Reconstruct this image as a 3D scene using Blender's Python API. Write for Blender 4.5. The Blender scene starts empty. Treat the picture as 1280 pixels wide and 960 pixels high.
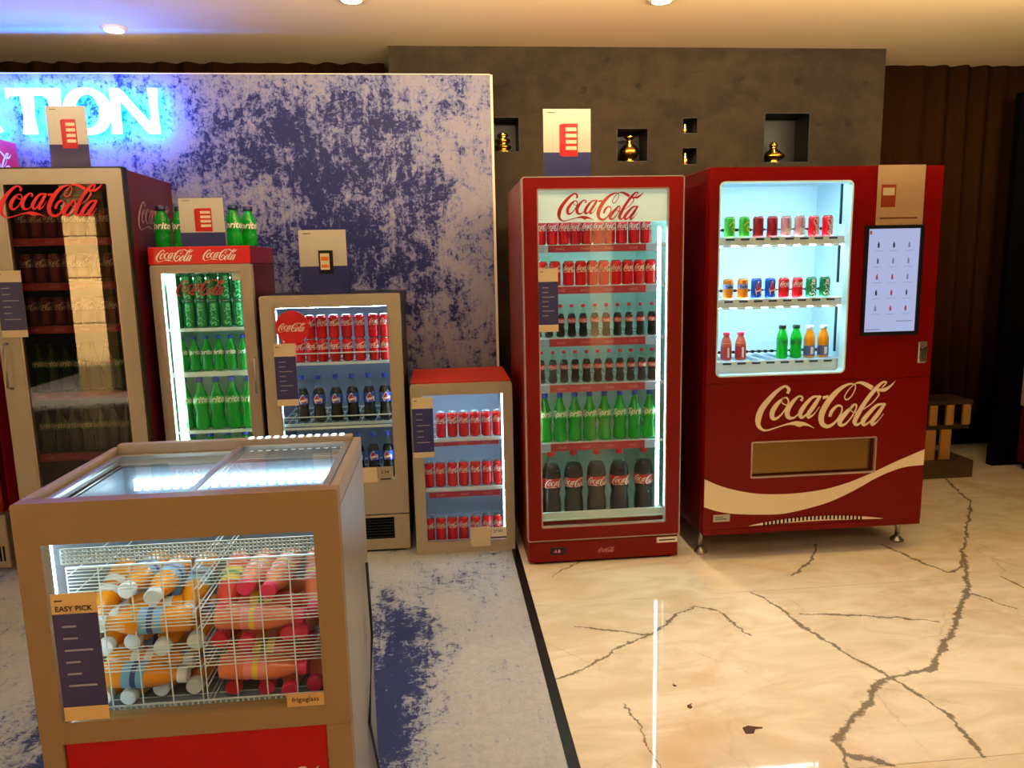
import bpy, bmesh, math, random
from mathutils import Vector, Matrix
random.seed(7)
C = bpy.context.scene.collection
PI = math.pi

# ------------------------------------------------------------------ camera, world, lights, exposure
def make_camera():
    f = 930.0; yaw, pitch, roll = [math.radians(a) for a in (-5.42, 9.13, 1.22)]
    cy, sy = math.cos(yaw), math.sin(yaw)
    fwd = Vector((-sy * math.cos(pitch), cy * math.cos(pitch), -math.sin(pitch)))
    right = Vector((cy, sy, 0)); up = right.cross(fwd)
    c, s = math.cos(roll), math.sin(roll)
    r2 = c * right - s * up; u2 = s * right + c * up
    cam = bpy.data.cameras.new('camera'); cam.sensor_width = 36; cam.lens = f / 1280 * 36
    cam.clip_start = 0.05
    o = bpy.data.objects.new('camera', cam); C.objects.link(o)
    m = Matrix((r2, u2, -fwd)).transposed().to_4x4(); m.translation = (0, 0, 1.5)
    o.matrix_world = m
    bpy.context.scene.camera = o
make_camera()
sc = bpy.context.scene
sc.view_settings.view_transform = 'Standard'; sc.view_settings.look = 'None'
sc.cycles.transparent_max_bounces = 48
sc.view_settings.gamma = 1; sc.view_settings.exposure = 0.0
w = bpy.data.worlds.new('world'); sc.world = w; w.use_nodes = True
w.node_tree.nodes['Background'].inputs[0].default_value = (1.0, 0.74, 0.5, 1)
w.node_tree.nodes['Background'].inputs[1].default_value = 0.06
def lamp(kind, name, loc, target, power, col, size=0.1, size_y=None, spot=None, blend=0.6):
    l = bpy.data.lights.new(name, kind); l.energy = power; l.color = col
    if kind == 'AREA':
        l.size = size
        if size_y: l.shape = 'RECTANGLE'; l.size_y = size_y
    else: l.shadow_soft_size = size
    if kind == 'SPOT': l.spot_size = math.radians(spot); l.spot_blend = blend
    o = bpy.data.objects.new(name, l); C.objects.link(o); o.location = loc
    d = Vector(target) - Vector(loc); o.rotation_euler = d.to_track_quat('-Z', 'Y').to_euler()
    return o
WARM = (1.0, 0.74, 0.44)
lamp('AREA', 'lobby_ceiling_lamp', (0.2, -0.6, 2.78), (0.2, -0.6, 0), 34, (1, .8, .56), 2.6, 1.2)
lamp('AREA', 'ceiling_fill', (1.5, 2.9, 2.5), (1.5, 3.3, 2.79), 115, (1, .78, .46), 4.6, 0.15)  # unseen fill light, added to brighten the ceiling
lamp('AREA', 'ceiling_fill_left', (-1.9, 2.9, 2.5), (-1.9, 3.3, 2.79), 20, (1, .8, .6), 2.0, 0.15)  # weaker added fill for the left of the ceiling
for x, y in ((-1.4, -1.5), (0.2, -1.2), (1.9, 0.9), (2.2, 2.1), (0.9, 1.4)):
    lamp('SPOT', 'room_downlight', (x, y, 2.74), (x, y, 0), 30, (1, .8, .56), 0.06, spot=95)
# lamps that wash the two stone columns behind the camera
for x, k in ((-4.27, 2.6), (2.0, 1.0)):
    lamp('SPOT', 'column_lamp', (x, -1.35, 2.7), (x, -2.0, 1.5), 1000 * k, WARM, 0.08, spot=70)
    lamp('SPOT', 'column_uplight', (x, -1.3, 0.1), (x, -2.0, 1.2), 700 * k, WARM, 0.08, spot=75)

# ------------------------------------------------------------------ materials
def lin(h):
    h = h.lstrip('#'); v = [int(h[i:i + 2], 16) / 255 for i in (0, 2, 4)]
    return tuple((c / 12.92 if c <= .04045 else ((c + .055) / 1.055) ** 2.4) for c in v) + (1,)
class NT:
    def __init__(s, m): s.t = m.node_tree; s.n = s.t.nodes; s.l = s.t.links
    def new(s, typ, **kw):
        n = s.n.new(typ)
        for k, v in kw.items(): setattr(n, k, v)
        return n
    def link(s, a, b): s.l.new(a, b)
    def math(s, op, a, b=None, c=None, clamp=False):
        n = s.n.new('ShaderNodeMath'); n.operation = op; n.use_clamp = clamp
        for i, v in enumerate((a, b, c)):
            if v is None: continue
            if isinstance(v, (int, float)): n.inputs[i].default_value = v
            else: s.l.new(v, n.inputs[i])
        return n.outputs[0]
    def mix(s, f, a, b):
        n = s.n.new('ShaderNodeMix'); n.data_type = 'RGBA'
        if isinstance(f, (int, float)): n.inputs[0].default_value = f
        else: s.l.new(f, n.inputs[0])
        for i, v in ((6, a), (7, b)):
            if isinstance(v, tuple): n.inputs[i].default_value = v
            else: s.l.new(v, n.inputs[i])
        return n.outputs[2]
    def noise(s, vec, scale, detail=4, rough=.5, dist=0):
        n = s.n.new('ShaderNodeTexNoise'); n.inputs['Scale'].default_value = scale
        n.inputs['Detail'].default_value = detail; n.inputs['Roughness'].default_value = rough
        n.inputs['Distortion'].default_value = dist
        if vec is not None: s.l.new(vec, n.inputs['Vector'])
        return n.outputs['Fac']
    def ramp(s, f, a, b):  # smooth threshold
        n = s.n.new('ShaderNodeMapRange'); n.interpolation_type = 'SMOOTHSTEP'
        s.l.new(f, n.inputs[0]); n.inputs[1].default_value = a; n.inputs[2].default_value = b
        return n.outputs[0]
    def pos(s, scale=(1, 1, 1)):
        g = s.n.new('ShaderNodeNewGeometry')
        m = s.n.new('ShaderNodeMapping'); m.inputs['Scale'].default_value = scale
        s.l.new(g.outputs['Position'], m.inputs['Vector']); return m.outputs[0]
MATS = {}
def mat(name, col='#808080', rough=.4, metal=0, emit=None, es=0, vary=.06, spec=.5, trans=0, coat=0):
    if name in MATS: return MATS[name]
    m = bpy.data.materials.new(name); m.use_nodes = True
    b = m.node_tree.nodes['Principled BSDF']; t = NT(m)
    c = lin(col) if isinstance(col, str) else col
    if vary:
        tc = t.new('ShaderNodeTexCoord'); f = t.noise(tc.outputs['Object'], 9, 3)
        dark = tuple(v * (1 - vary) for v in c[:3]) + (1,); li = tuple(min(1, v * (1 + vary)) for v in c[:3]) + (1,)
        t.link(t.mix(f, dark, li), b.inputs['Base Color'])
    else: b.inputs['Base Color'].default_value = c
    b.inputs['Roughness'].default_value = rough; b.inputs['Metallic'].default_value = metal
    b.inputs['Specular IOR Level'].default_value = spec
    b.inputs['Transmission Weight'].default_value = trans
    b.inputs['Coat Weight'].default_value = coat
    if emit:
        b.inputs['Emission Color'].default_value = lin(emit); b.inputs['Emission Strength'].default_value = es
    MATS[name] = m; return m
def clear_mat(name, tint, refl_ior=1.5, body=0.0, bodycol='#ffffff', rough=.02, translucent=False):
    """thin clear sheet or bottle wall: see-through, fresnel reflection, optional coloured body"""
    m = bpy.data.materials.new(name); m.use_nodes = True; t = NT(m); t.n.clear()
    out = t.new('ShaderNodeOutputMaterial')
    tr = t.new('ShaderNodeBsdfTransparent'); tr.inputs[0].default_value = lin(tint)
    base = tr.outputs[0]
    if body:
        d = t.new('ShaderNodeBsdfDiffuse'); d.inputs[0].default_value = lin(bodycol)
        bd = d.outputs[0]
        if translucent:
            tl = t.new('ShaderNodeBsdfTranslucent'); tl.inputs[0].default_value = lin(bodycol)
            ms = t.new('ShaderNodeMixShader'); ms.inputs[0].default_value = .5
            t.link(bd, ms.inputs[1]); t.link(tl.outputs[0], ms.inputs[2]); bd = ms.outputs[0]
        ms = t.new('ShaderNodeMixShader'); ms.inputs[0].default_value = body
        t.link(base, ms.inputs[1]); t.link(bd, ms.inputs[2]); base = ms.outputs[0]
    fr = t.new('ShaderNodeFresnel'); fr.inputs[0].default_value = refl_ior
    gl = t.new('ShaderNodeBsdfGlossy'); gl.inputs['Roughness'].default_value = rough
    ms = t.new('ShaderNodeMixShader'); ge = t.new('ShaderNodeNewGeometry'); ff = t.math('MULTIPLY', fr.outputs[0], t.math('SUBTRACT', 1, ge.outputs['Backfacing'])); t.link(ff, ms.inputs[0])
    t.link(base, ms.inputs[1]); t.link(gl.outputs[0], ms.inputs[2]); t.link(ms.outputs[0], out.inputs[0])
    MATS[name] = m; return m
GLASS = clear_mat('door_glass', '#f8fcfb', 1.32, rough=.004)
LIDGLASS = clear_mat('lid_glass', '#f0f6fa', 1.5)
TINTGLASS = clear_mat('shade_tint_glass', '#dcd6ce', 1.6, rough=.006)  # tint darkens the view, standing in for the cooler's unlit inside
BOTTLE_CLEAR = clear_mat('clear_bottle', '#f4faf6', 1.42, body=.01)
BOTTLE_GREEN = clear_mat('green_bottle', '#58f080', 1.5, body=.6, bodycol='#14d044', translucent=True)
ACRYLIC = clear_mat('acrylic_sheet', '#f6f8f8', 1.25)
RED = mat('red_enamel', '#7c0203', .34, spec=.2, coat=.04)
DRED = mat('dark_red_panel', '#560818', .35)
PRINTRED = mat('red_print', '#c8101a', .35)
ORED = mat('orange_red_top', '#cf2a12', .4)
WHITE = mat('white_print', '#e8e2da', .4, vary=.02)
CREAM = mat('cream_print', '#e6d6b4', .4, vary=.02)
LINER = mat('white_liner', '#d8e4e2', .45)
LINERT = mat('teal_white_liner', '#cfe4d9', .45)
LINERB = mat('blue_white_liner', '#b2cfdc', .45)
LINERG = mat('grey_liner', '#848ea4', .4)
LINERD = mat('unlit_liner', '#30241e', .5)  # dark colour carries the shade inside the unlit cooler
BEIGE = mat('beige_frame', '#a69c8a', .42)
BEIGE2 = mat('grey_beige_frame', '#a09284', .42)
GOLDB = mat('tan_frame', '#8c6e46', .4)
BLACK = mat('black_plastic', '#0a0a0a', .35)
MATTE = mat('matte_black', '#030303', .85, spec=.05)
STEEL = mat('steel', '#b4b0a8', .3, metal=.9)
TRIM = mat('aluminium_trim', '#b8a8a0', .35, metal=.6)
SHELFM = mat('white_shelf', '#dceef0', .35)
WIRE = mat('white_wire', '#e6f0f4', .35)
PLBLUE = mat('pale_blue_plastic', '#9fc0ee', .35)
STRIPR = mat('maroon_price_strip', '#a82440', .4)
CANRED = mat('can_red', '#d80c1c', .25, metal=.1)
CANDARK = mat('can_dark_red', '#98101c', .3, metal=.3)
CANDIM = mat('can_shaded_red', '#6a1418', .4, metal=.1)  # darker copy of the can red, shade of the unlit cooler included
LID = mat('can_lid', '#c8ccd0', .25, metal=.9)
COLA = mat('cola_liquid', '#120403', .18, spec=.25)
CAPR = mat('red_cap', '#e01828', .35)
CAPB = mat('blue_cap', '#2040b8', .35)
CAPD = mat('dark_cap', '#123a22', .35)
CAPW = mat('white_cap', '#dfe4e6', .4)
CAPP = mat('pink_cap', '#e8305a', .35)
LABG = mat('green_label', '#0c8a34', .4)
LABLG = mat('light_green_label', '#3fbc30', .4)
LABB = mat('blue_label', '#1c4fc0', .4)
CANG = mat('can_green', '#0c7a40', .25, metal=.25)
CANL = mat('can_lime', '#48a82c', .3, metal=.2)
CANO = mat('can_orange', '#e07a14', .3, metal=.2)
CANBL = mat('can_blue', '#1648a8', .25, metal=.25)
CANP = mat('can_faded_pink', '#c07a78', .4)
JUICE = mat('orange_juice', '#f09408', .25, coat=.3)
JUICER = mat('red_juice', '#d8402c', .25, coat=.3)
YEL = mat('yellow_label', '#f0cc28', .4)
LBLUE = mat('light_blue_label', '#7db4e0', .4)
NAVY = mat('navy_print', '#2a2c6e', .5)
PURP = mat('purple_navy_print', '#352a5c', .5)
PAPER = mat('beige_paper', '#d8c6a4', .6)
PAPERW = mat('pale_card', '#cfc0b0', .5)
BRASS = mat('brass', '#c8963c', .22, metal=1)
WOOD = mat('golden_wood', '#a87a38', .5)
def led(name, col, s): return mat(name, '#101010', .5, emit=col, es=s, vary=0)
LEDC = led('led_cool', '#b8f4ff', 46); LEDG = led('led_green_white', '#c8fff4', 34); LEDW = led('led_white', '#d6f4ff', 45)
SCREEN = led('lit_screen', '#c0ccf8', .74)
SIGNF = led('sign_face', '#d8f6ff', 3.0); SIGNB = led('sign_halo_strip', '#0a6cff', 200)
LEDS = led('led_soft', '#d6f4ff', 4); LEDCH = led('led_chest', '#d6f4ff', 17)
LENS = led('downlight_lens', '#ffdca0', 14)
DIGIT = led('display_digits', '#ff5a6a', 1.5)

def fresco(name, scale_vec, light, midc, dark, bias=0, blobs=()):
    m = bpy.data.materials.new(name); m.use_nodes = True; t = NT(m); b = t.n['Principled BSDF']
    p = t.pos(scale_vec)
    big = t.noise(p, 1.3, 4, .6, .8); mid = t.noise(p, 4.5, 8, .72, .7); fine = t.noise(p, 27, 9, .82, .5); grain = t.noise(p, 75, 5, .75)
    streak = t.noise(t.pos((scale_vec[0] * 9, scale_vec[1] * 1.3, scale_vec[2] * 1.6)), 2.2, 6, .75, .5)
    v = t.math('MULTIPLY', big, .75)
    for n_, k in ((mid, .75), (fine, 1.35), (streak, .6), (grain, .45)): v = t.math('ADD', v, t.math('MULTIPLY', n_, k))
    for (bx, by, bz), rad, amt in blobs:
        g = t.new('ShaderNodeNewGeometry'); su = t.new('ShaderNodeVectorMath', operation='SUBTRACT'); t.link(g.outputs['Position'], su.inputs[0]); su.inputs[1].default_value = (bx, by, bz)
        sc_ = t.new('ShaderNodeVectorMath', operation='DIVIDE'); t.link(su.outputs[0], sc_.inputs[0]); sc_.inputs[1].default_value = rad
        ln = t.new('ShaderNodeVectorMath', operation='LENGTH'); t.link(sc_.outputs[0], ln.inputs[0])
        v = t.math('ADD', v, t.math('MULTIPLY', t.math('SUBTRACT', 1, ln.outputs['Value'], clamp=True), amt))
    f1 = t.ramp(v, 1.83 + bias, 2.0 + bias); f2 = t.ramp(v, 1.98 + bias, 2.07 + bias)
    lightc = t.mix(t.ramp(fine, .35, .65), tuple(c * .78 for c in light[:3]) + (1,), light)
    c1 = t.mix(t.math('MULTIPLY', f1, .6), lightc, midc); c2 = t.mix(t.math('MULTIPLY', f2, .9), c1, dark)
    t.link(c2, b.inputs['Base Color'])
    b.inputs['Roughness'].default_value = .5; b.inputs['Specular IOR Level'].default_value = .15
    return m
FRW = fresco('blue_fresco_wall', (1, 1, 1), lin('#8b889e'), lin('#34468e'), lin('#050f4c'), .03,
             [((-.5, 4.42, 2.1), (.9, 1, .5), .16), ((-.35, 4.42, 1.5), (.7, 1, .6), .22), ((.2, 4.42, 2.0), (.22, 1, .7), -.14), ((-1.7, 4.42, 2.1), (.8, 1, .5), .08)])
FRF = fresco('blue_fresco_floor', (1, 1, 1), lin('#b6bac4'), lin('#6478a8'), lin('#061c62'), .14,
             [((-.22, 2.75, 0), (.25, .8, 1), .36), ((-.25, 2.2, 0), (.24, .55, 1), .36), ((-1.2, 2.2, 0), (.4, .9, 1), .25), ((.1, 2.0, 0), (.3, .9, 1), -.12)])

def marble(name):
    m = bpy.data.materials.new(name); m.use_nodes = True; t = NT(m); b = t.n['Principled BSDF']
    p = t.pos()
    nz = t.new('ShaderNodeTexNoise'); nz.inputs['Scale'].default_value = 9; nz.inputs['Detail'].default_value = 7; nz.inputs['Roughness'].default_value = .72
    t.link(p, nz.inputs['Vector'])
    s1 = t.new('ShaderNodeVectorMath', operation='SUBTRACT'); t.link(nz.outputs['Color'], s1.inputs[0]); s1.inputs[1].default_value = (.5, .5, .5)
    s2 = t.new('ShaderNodeVectorMath', operation='MULTIPLY'); t.link(s1.outputs[0], s2.inputs[0]); s2.inputs[1].default_value = (.085, .085, 0)
    s3 = t.new('ShaderNodeVectorMath', operation='ADD'); t.link(s2.outputs[0], s3.inputs[0]); t.link(p, s3.inputs[1])
    P = s3.outputs[0]
    veins = [
     (1.0, [(2.619, 3.379), (2.351, 2.986), (2.008, 2.619), (1.757, 2.379), (1.539, 2.328), (1.482, 2.284), (1.263, 2.081), (1.188, 2.029), (1.187, 1.97), (1.294, 1.894)]),
     (.6, [(1.373, 3.085), (1.427, 2.915), (1.449, 2.71), (1.507, 2.511), (1.563, 2.367), (1.591, 2.269), (1.634, 2.12), (1.592, 1.9)]),
     (.5, [(1.487, 2.854), (1.74, 2.796), (2.007, 2.715)]), (.4, [(2.261, 2.915), (2.329, 2.93), (2.413, 2.775)]),
     (.45, [(.357, 2.47), (.523, 2.563), (.721, 2.731), (.813, 2.765), (.988, 2.939), (1.074, 2.981), (1.157, 2.915), (1.206, 2.697)]),
     (.45, [(.52, 2.874), (.736, 2.789), (.813, 2.765)]),
     (.6, [(1.945, 3.594), (1.819, 3.394), (1.632, 3.225)]), (.7, [(2.272, 3.544), (2.316, 3.34), (2.38, 3.162), (2.455, 3.18), (2.619, 3.379)]),
     (.3, [(.582, 2.305), (.601, 2.167), (.608, 1.97), (.5, 1.5)]), (.5, [(2.586, 3.085), (2.596, 2.95), (2.9, 2.5)]),
     (.5, [(1.187, 1.97), (.9, 1.2), (.5, .3)]), (.6, [(2.619, 3.379), (3.2, 4.1), (3.5, 4.9)]), (.4, [(.5, 3.4), (.9, 3.75), (1.6, 4.2)])]
    acc = None
    for wgt, pts in veins:
        for a, c in zip(pts[:-1], pts[1:]):
            ba = Vector((c[0] - a[0], c[1] - a[1], 0))
            su = t.new('ShaderNodeVectorMath', operation='SUBTRACT'); t.link(P, su.inputs[0]); su.inputs[1].default_value = (a[0], a[1], 0)
            dt = t.new('ShaderNodeVectorMath', operation='DOT_PRODUCT'); t.link(su.outputs[0], dt.inputs[0]); dt.inputs[1].default_value = ba / ba.length_squared
            h = t.math('ADD', dt.outputs['Value'], 0, clamp=True)
            scn = t.new('ShaderNodeVectorMath', operation='SCALE'); scn.inputs[0].default_value = ba; t.link(h, scn.inputs['Scale'])
            ds = t.new('ShaderNodeVectorMath', operation='DISTANCE'); t.link(su.outputs[0], ds.inputs[0]); t.link(scn.outputs[0], ds.inputs[1])
            v = t.math('DIVIDE', ds.outputs['Value'], wgt)
            acc = v if acc is None else t.math('MINIMUM', acc, v)
    wn = t.noise(p, 14, 5, .7)
    width = t.math('ADD', t.math('MULTIPLY', t.ramp(wn, .4, .75), .016), .0035)
    core = t.math('SUBTRACT', 1, t.math('DIVIDE', t.math('SUBTRACT', acc, width), .008), clamp=True)
    soft = t.math('MULTIPLY', t.ramp(t.math('MULTIPLY', acc, -1), -.12, 0), t.ramp(t.noise(p, 10, 6, .7), .45, .75))
    # faint hair veins and cloudy tone
    vo = t.new('ShaderNodeTexVoronoi'); vo.feature = 'DISTANCE_TO_EDGE'; vo.inputs['Scale'].default_value = 2.3; t.link(P, vo.inputs['Vector'])
    hair = t.math('MULTIPLY', t.math('SUBTRACT', 1, t.math('DIVIDE', vo.outputs['Distance'], .012), clamp=True), t.math('MULTIPLY', t.ramp(t.noise(p, 2.1, 3), .5, .7), .35))
    cloud = t.noise(t.pos((1, 2.4, 1)), 2.6, 7, .62, 1.2)
    base = t.mix(t.ramp(cloud, .3, .72), lin('#d8ccb4'), lin('#ece4d6'))
    base = t.mix(t.math('MULTIPLY', t.ramp(t.noise(p, 1.6, 4, .6, 1), .5, .7), .45), base, lin('#c9a878'))
    base = t.mix(t.math('MULTIPLY', soft, .4), base, lin('#9a9088'))
    base = t.mix(hair, base, lin('#7c6f66'))
    base = t.mix(t.math('MULTIPLY', core, .8), base, lin('#5c5248'))
    t.link(base, b.inputs['Base Color']); b.inputs['Roughness'].default_value = .04; b.inputs['Specular IOR Level'].default_value = .2
    return m
MARBLE = marble('veined_marble')
def stone_mat():
    m = bpy.data.materials.new('dark_stone'); m.use_nodes = True; t = NT(m); b = t.n['Principled BSDF']
    p = t.pos((1, 1, 1.3)); a = t.noise(p, 2.2, 6, .6, .4); f = t.noise(p, 11, 6, .65)
    v = t.math('ADD', t.math('MULTIPLY', a, .6), t.math('MULTIPLY', f, .4))
    c = t.mix(t.ramp(v, .38, .62), lin('#2a2118'), lin('#3a2f22'))
    c = t.mix(t.ramp(t.noise(p, 7, 3), .64, .72), c, lin('#221a12'))
    t.link(c, b.inputs['Base Color']); b.inputs['Roughness'].default_value = .7; b.inputs['Specular IOR Level'].default_value = .2
    bp = t.new('ShaderNodeBump'); bp.inputs['Strength'].default_value = .3; bp.inputs['Distance'].default_value = .01
    t.link(f, bp.inputs['Height']); t.link(bp.outputs[0], b.inputs['Normal']); return m
STONE = stone_mat()
CURT = mat('brown_curtain', '#2a1606', .9, vary=.2, spec=.04)
CEIL = mat('ceiling_paint', '#d8c4a0', .8, vary=.02)
COLM = mat('column_stone', '#e8cfa0', .35, vary=.1)
COLJ = mat('column_joint', '#241a12', .6)
GROUT = mat('grout', '#8c7c64', .8)

# ------------------------------------------------------------------ mesh helpers
class MB:
    def __init__(s): s.bm = bmesh.new(); s.mi = 0
    def _tag(s, n0):
        s.bm.faces.ensure_lookup_table()
        for f in s.bm.faces[n0:]: f.material_index = s.mi
    def box(s, x0, x1, y0, y1, z0, z1, bev=0):
        n0 = len(s.bm.faces)
        m = Matrix.Translation(((x0 + x1) / 2, (y0 + y1) / 2, (z0 + z1) / 2)) @ Matrix.Diagonal((x1 - x0, y1 - y0, z1 - z0, 1))
        r = bmesh.ops.create_cube(s.bm, size=1, matrix=m)
        if bev:
            es = {e for v in r['verts'] for e in v.link_edges}
            bmesh.ops.bevel(s.bm, geom=list(es), offset=bev, segments=2, affect='EDGES', profile=.6)
        s._tag(n0); return s
    def lathe(s, prof, seg=20, cx=0, cy=0, axis='z', caps=True):
        n0 = len(s.bm.faces); rings = []
        for r, z in prof:
            ring = []
            for k in range(seg):
                a = 2 * PI * k / seg
                x, y, zz = r * math.cos(a), r * math.sin(a), z
                if axis == 'y': co = (cx + x, zz, cy + y)
                elif axis == 'x': co = (zz, cx + x, cy + y)
                else: co = (cx + x, cy + y, zz)
                ring.append(s.bm.verts.new(co))
            rings.append(ring)
        for a, b in zip(rings[:-1], rings[1:]):
            for k in range(seg):
                f = s.bm.faces.new((a[k], a[(k + 1) % seg], b[(k + 1) % seg], b[k])); f.smooth = True
        if caps:
            s.bm.faces.new(rings[0][::-1]); s.bm.faces.new(rings[-1])
        s._tag(n0); return s
    def tube(s, pts, r, seg=8):
        n0 = len(s.bm.faces); pts = [Vector(p) for p in pts]; rings = []
        for i, p in enumerate(pts):
            d = (pts[min(i + 1, len(pts) - 1)] - pts[max(i - 1, 0)]).normalized()
            q = d.to_track_quat('Z', 'Y')
            rings.append([s.bm.verts.new(p + q @ Vector((r * math.cos(2 * PI * k / seg), r * math.sin(2 * PI * k / seg), 0))) for k in range(seg)])
        for a, b in zip(rings[:-1], rings[1:]):
            for k in range(seg):
                f = s.bm.faces.new((a[k], a[(k + 1) % seg], b[(k + 1) % seg], b[k])); f.smooth = True
        s.bm.faces.new(rings[0][::-1]); s.bm.faces.new(rings[-1]); s._tag(n0); return s
    def ring(s, outer, inner, y0, y1):
        """panel in the xz plane with a hole; outer and inner loops of equal length"""
        n0 = len(s.bm.faces); n = len(outer)
        L = [[s.bm.verts.new((p[0], y, p[1])) for p in lp] for lp in (outer, inner) for y in (y0, y1)]
        of, ob, inf, inb = L
        for k in range(n):
            j = (k + 1) % n
            for q in ((of[k], of[j], inf[j], inf[k]), (ob[j], ob[k], inb[k], inb[j]), (of[j], of[k], ob[k], ob[j]), (inf[k], inf[j], inb[j], inb[k])):
                try: s.bm.faces.new(q)
                except ValueError: pass
        s._tag(n0); return s
    def poly(s, pts, y0, y1=None):
        """flat or extruded polygon in the xz plane"""
        n0 = len(s.bm.faces); a = [s.bm.verts.new((p[0], y0, p[1])) for p in pts]; s.bm.faces.new(a)
        if y1 is not None:
            b = [s.bm.verts.new((p[0], y1, p[1])) for p in pts]; s.bm.faces.new(b[::-1])
            for k in range(len(pts)):
                j = (k + 1) % len(pts); s.bm.faces.new((a[j], a[k], b[k], b[j]))
        s._tag(n0); return s
    def strokes(s, strokes, sub=5, y0=0, y1=None, sx=1, sz=1, ox=0, oz=0, wrap=None):
        n0 = len(s.bm.faces)
        for si, st in enumerate(strokes):
            eps = si * 1.2e-4; P = []
            for i in range(len(st) - 1):
                p0, p1, p2, p3 = st[max(i - 1, 0)], st[i], st[i + 1], st[min(i + 2, len(st) - 1)]
                for k in range(sub):
                    u = k / sub
                    P.append(tuple(.5 * (2 * p1[j] + (p2[j] - p0[j]) * u + (2 * p0[j] - 5 * p1[j] + 4 * p2[j] - p3[j]) * u * u + (3 * p1[j] - p0[j] - 3 * p2[j] + p3[j]) * u ** 3) for j in range(3)))
            P.append(st[-1]); row = []
            for i, (x, z, wd) in enumerate(P):
                a, b = P[max(i - 1, 0)], P[min(i + 1, len(P) - 1)]
                dx, dz = b[0] - a[0], b[1] - a[1]; L = math.hypot(dx, dz) or 1; nx, nz = -dz / L * wd / 2, dx / L * wd / 2
                pr = []
                for sg in (1, -1):
                    X, Z = (x + sg * nx) * sx + ox, (z + sg * nz) * sz + oz
                    if wrap:
                        an = X / wrap; wr = wrap + eps; fr = s.bm.verts.new((wr * math.sin(an), -wr * math.cos(an), Z)); pr.append((fr, None))
                    else:
                        fr = s.bm.verts.new((X, y0 - eps, Z)); bk = s.bm.verts.new((X, y1, Z)) if y1 is not None else None; pr.append((fr, bk))
                row.append(pr)
            for a, b in zip(row[:-1], row[1:]):
                s.bm.faces.new((a[0][0], b[0][0], b[1][0], a[1][0]))
                if y1 is not None:
                    s.bm.faces.new((a[0][1], a[1][1], b[1][1], b[0][1]))
                    s.bm.faces.new((a[0][0], a[0][1], b[0][1], b[0][0])); s.bm.faces.new((a[1][0], b[1][0], b[1][1], a[1][1]))
            if y1 is not None:
                for e, q in ((row[0], 1), (row[-1], -1)): s.bm.faces.new((e[0][0], e[1][0], e[1][1], e[0][1]))
        s._tag(n0); return s
    def text(s, string, size, x, z, y=0, shear=0, bold=0, wrap=None, rot=0, sx=1):
        """flat lettering in the xz plane (built-in font), centred on x, z"""
        n0 = len(s.bm.faces)
        key = (string, shear, bold)
        if key not in TEXTS:
            cu = bpy.data.curves.new('txt', 'FONT'); cu.body = string; cu.size = 1; cu.shear = shear; cu.offset = bold
            cu.resolution_u = 2; o = bpy.data.objects.new('txt', cu); C.objects.link(o)
            bpy.context.view_layer.update()
            me = bpy.data.meshes.new_from_object(o.evaluated_get(bpy.context.evaluated_depsgraph_get()))
            vs = [v.co.copy() for v in me.vertices]; fs = [tuple(p.vertices) for p in me.polygons]
            bpy.data.objects.remove(o); bpy.data.meshes.remove(me); bpy.data.curves.remove(cu)
            x0, x1 = min(v.x for v in vs), max(v.x for v in vs); y0, y1 = min(v.y for v in vs), max(v.y for v in vs)
            TEXTS[key] = ([(v.x - (x0 + x1) / 2, v.y - (y0 + y1) / 2) for v in vs], fs)
        vs, fs = TEXTS[key]; c, sn = math.cos(rot), math.sin(rot); nv = []
        for a, b in vs:
            a *= size * sx; b *= size
            X, Z = a * c - b * sn + x, a * sn + b * c + z
            nv.append(s.bm.verts.new((wrap * math.sin(X / wrap), -wrap * math.cos(X / wrap), Z) if wrap else (X, y, Z)))
        for f in fs:
            try: s.bm.faces.new([nv[i] for i in f])
            except ValueError: pass
        s._tag(n0); return s
    def mesh(s, name, mats):
        me = bpy.data.meshes.new(name)
        if not getattr(s, 'raw', False): bmesh.ops.recalc_face_normals(s.bm, faces=s.bm.faces)
        s.bm.to_mesh(me); s.bm.free()
        for m in (mats if isinstance(mats, (list, tuple)) else [mats]): me.materials.append(m)
        return me
    def build(s, name, mats, parent=None, loc=None, kind=None, label=None):
        o = bpy.data.objects.new(name, s.mesh(name, mats)); C.objects.link(o)
        if parent: o.parent = parent
        if loc: o.location = loc
        if kind: o['kind'] = kind
        elif parent and name in STUFF: o['kind'] = 'stuff'
        if label: o['label'] = label
        return o
TEXTS = {}
STUFF = {'screen_icons', 'print', 'vent_slots', 'vent_louvre', 'led_diodes', 'lid_reflection_dots', 'rim_led_diodes', 'price_tag', 'front_wires', 'perforated_light_strip', 'perforated_floor_strip', 'basket_frame', 'pusher_rail'}
def empty(name, loc=(0, 0, 0), rz=0):
    o = bpy.data.objects.new(name, None); C.objects.link(o); o.location = loc; o.rotation_euler = (0, 0, rz)
    o.empty_display_size = .05; return o
def tag(o, label, cat, group=None):
    o['label'] = label; o['category'] = cat
    if group: o['group'] = group
    return o
def copy_tree(o, parent=None):
    c = o.copy(); C.objects.link(c)
    if parent: c.parent = parent
    for ch in list(o.children): copy_tree(ch, c)
    return c
def rrect(x0, x1, z0, z1, r, n=5):
    P = []
    for cx, cz, a0 in ((x1 - r, z1 - r, 0), (x0 + r, z1 - r, 90), (x0 + r, z0 + r, 180), (x1 - r, z0 + r, 270)):
        for k in range(n + 1):
            a = math.radians(a0 + 90 * k / n); P.append((cx + r * math.cos(a), cz + r * math.sin(a)))
    return P
def frame_ring(mb, x0, x1, z0, z1, ix0, ix1, iz0, iz1, y0, y1, ro=.012, ri=.008):
    return mb.ring(rrect(x0, x1, z0, z1, ro), rrect(ix0, ix1, iz0, iz1, ri), y0, y1)

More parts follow.
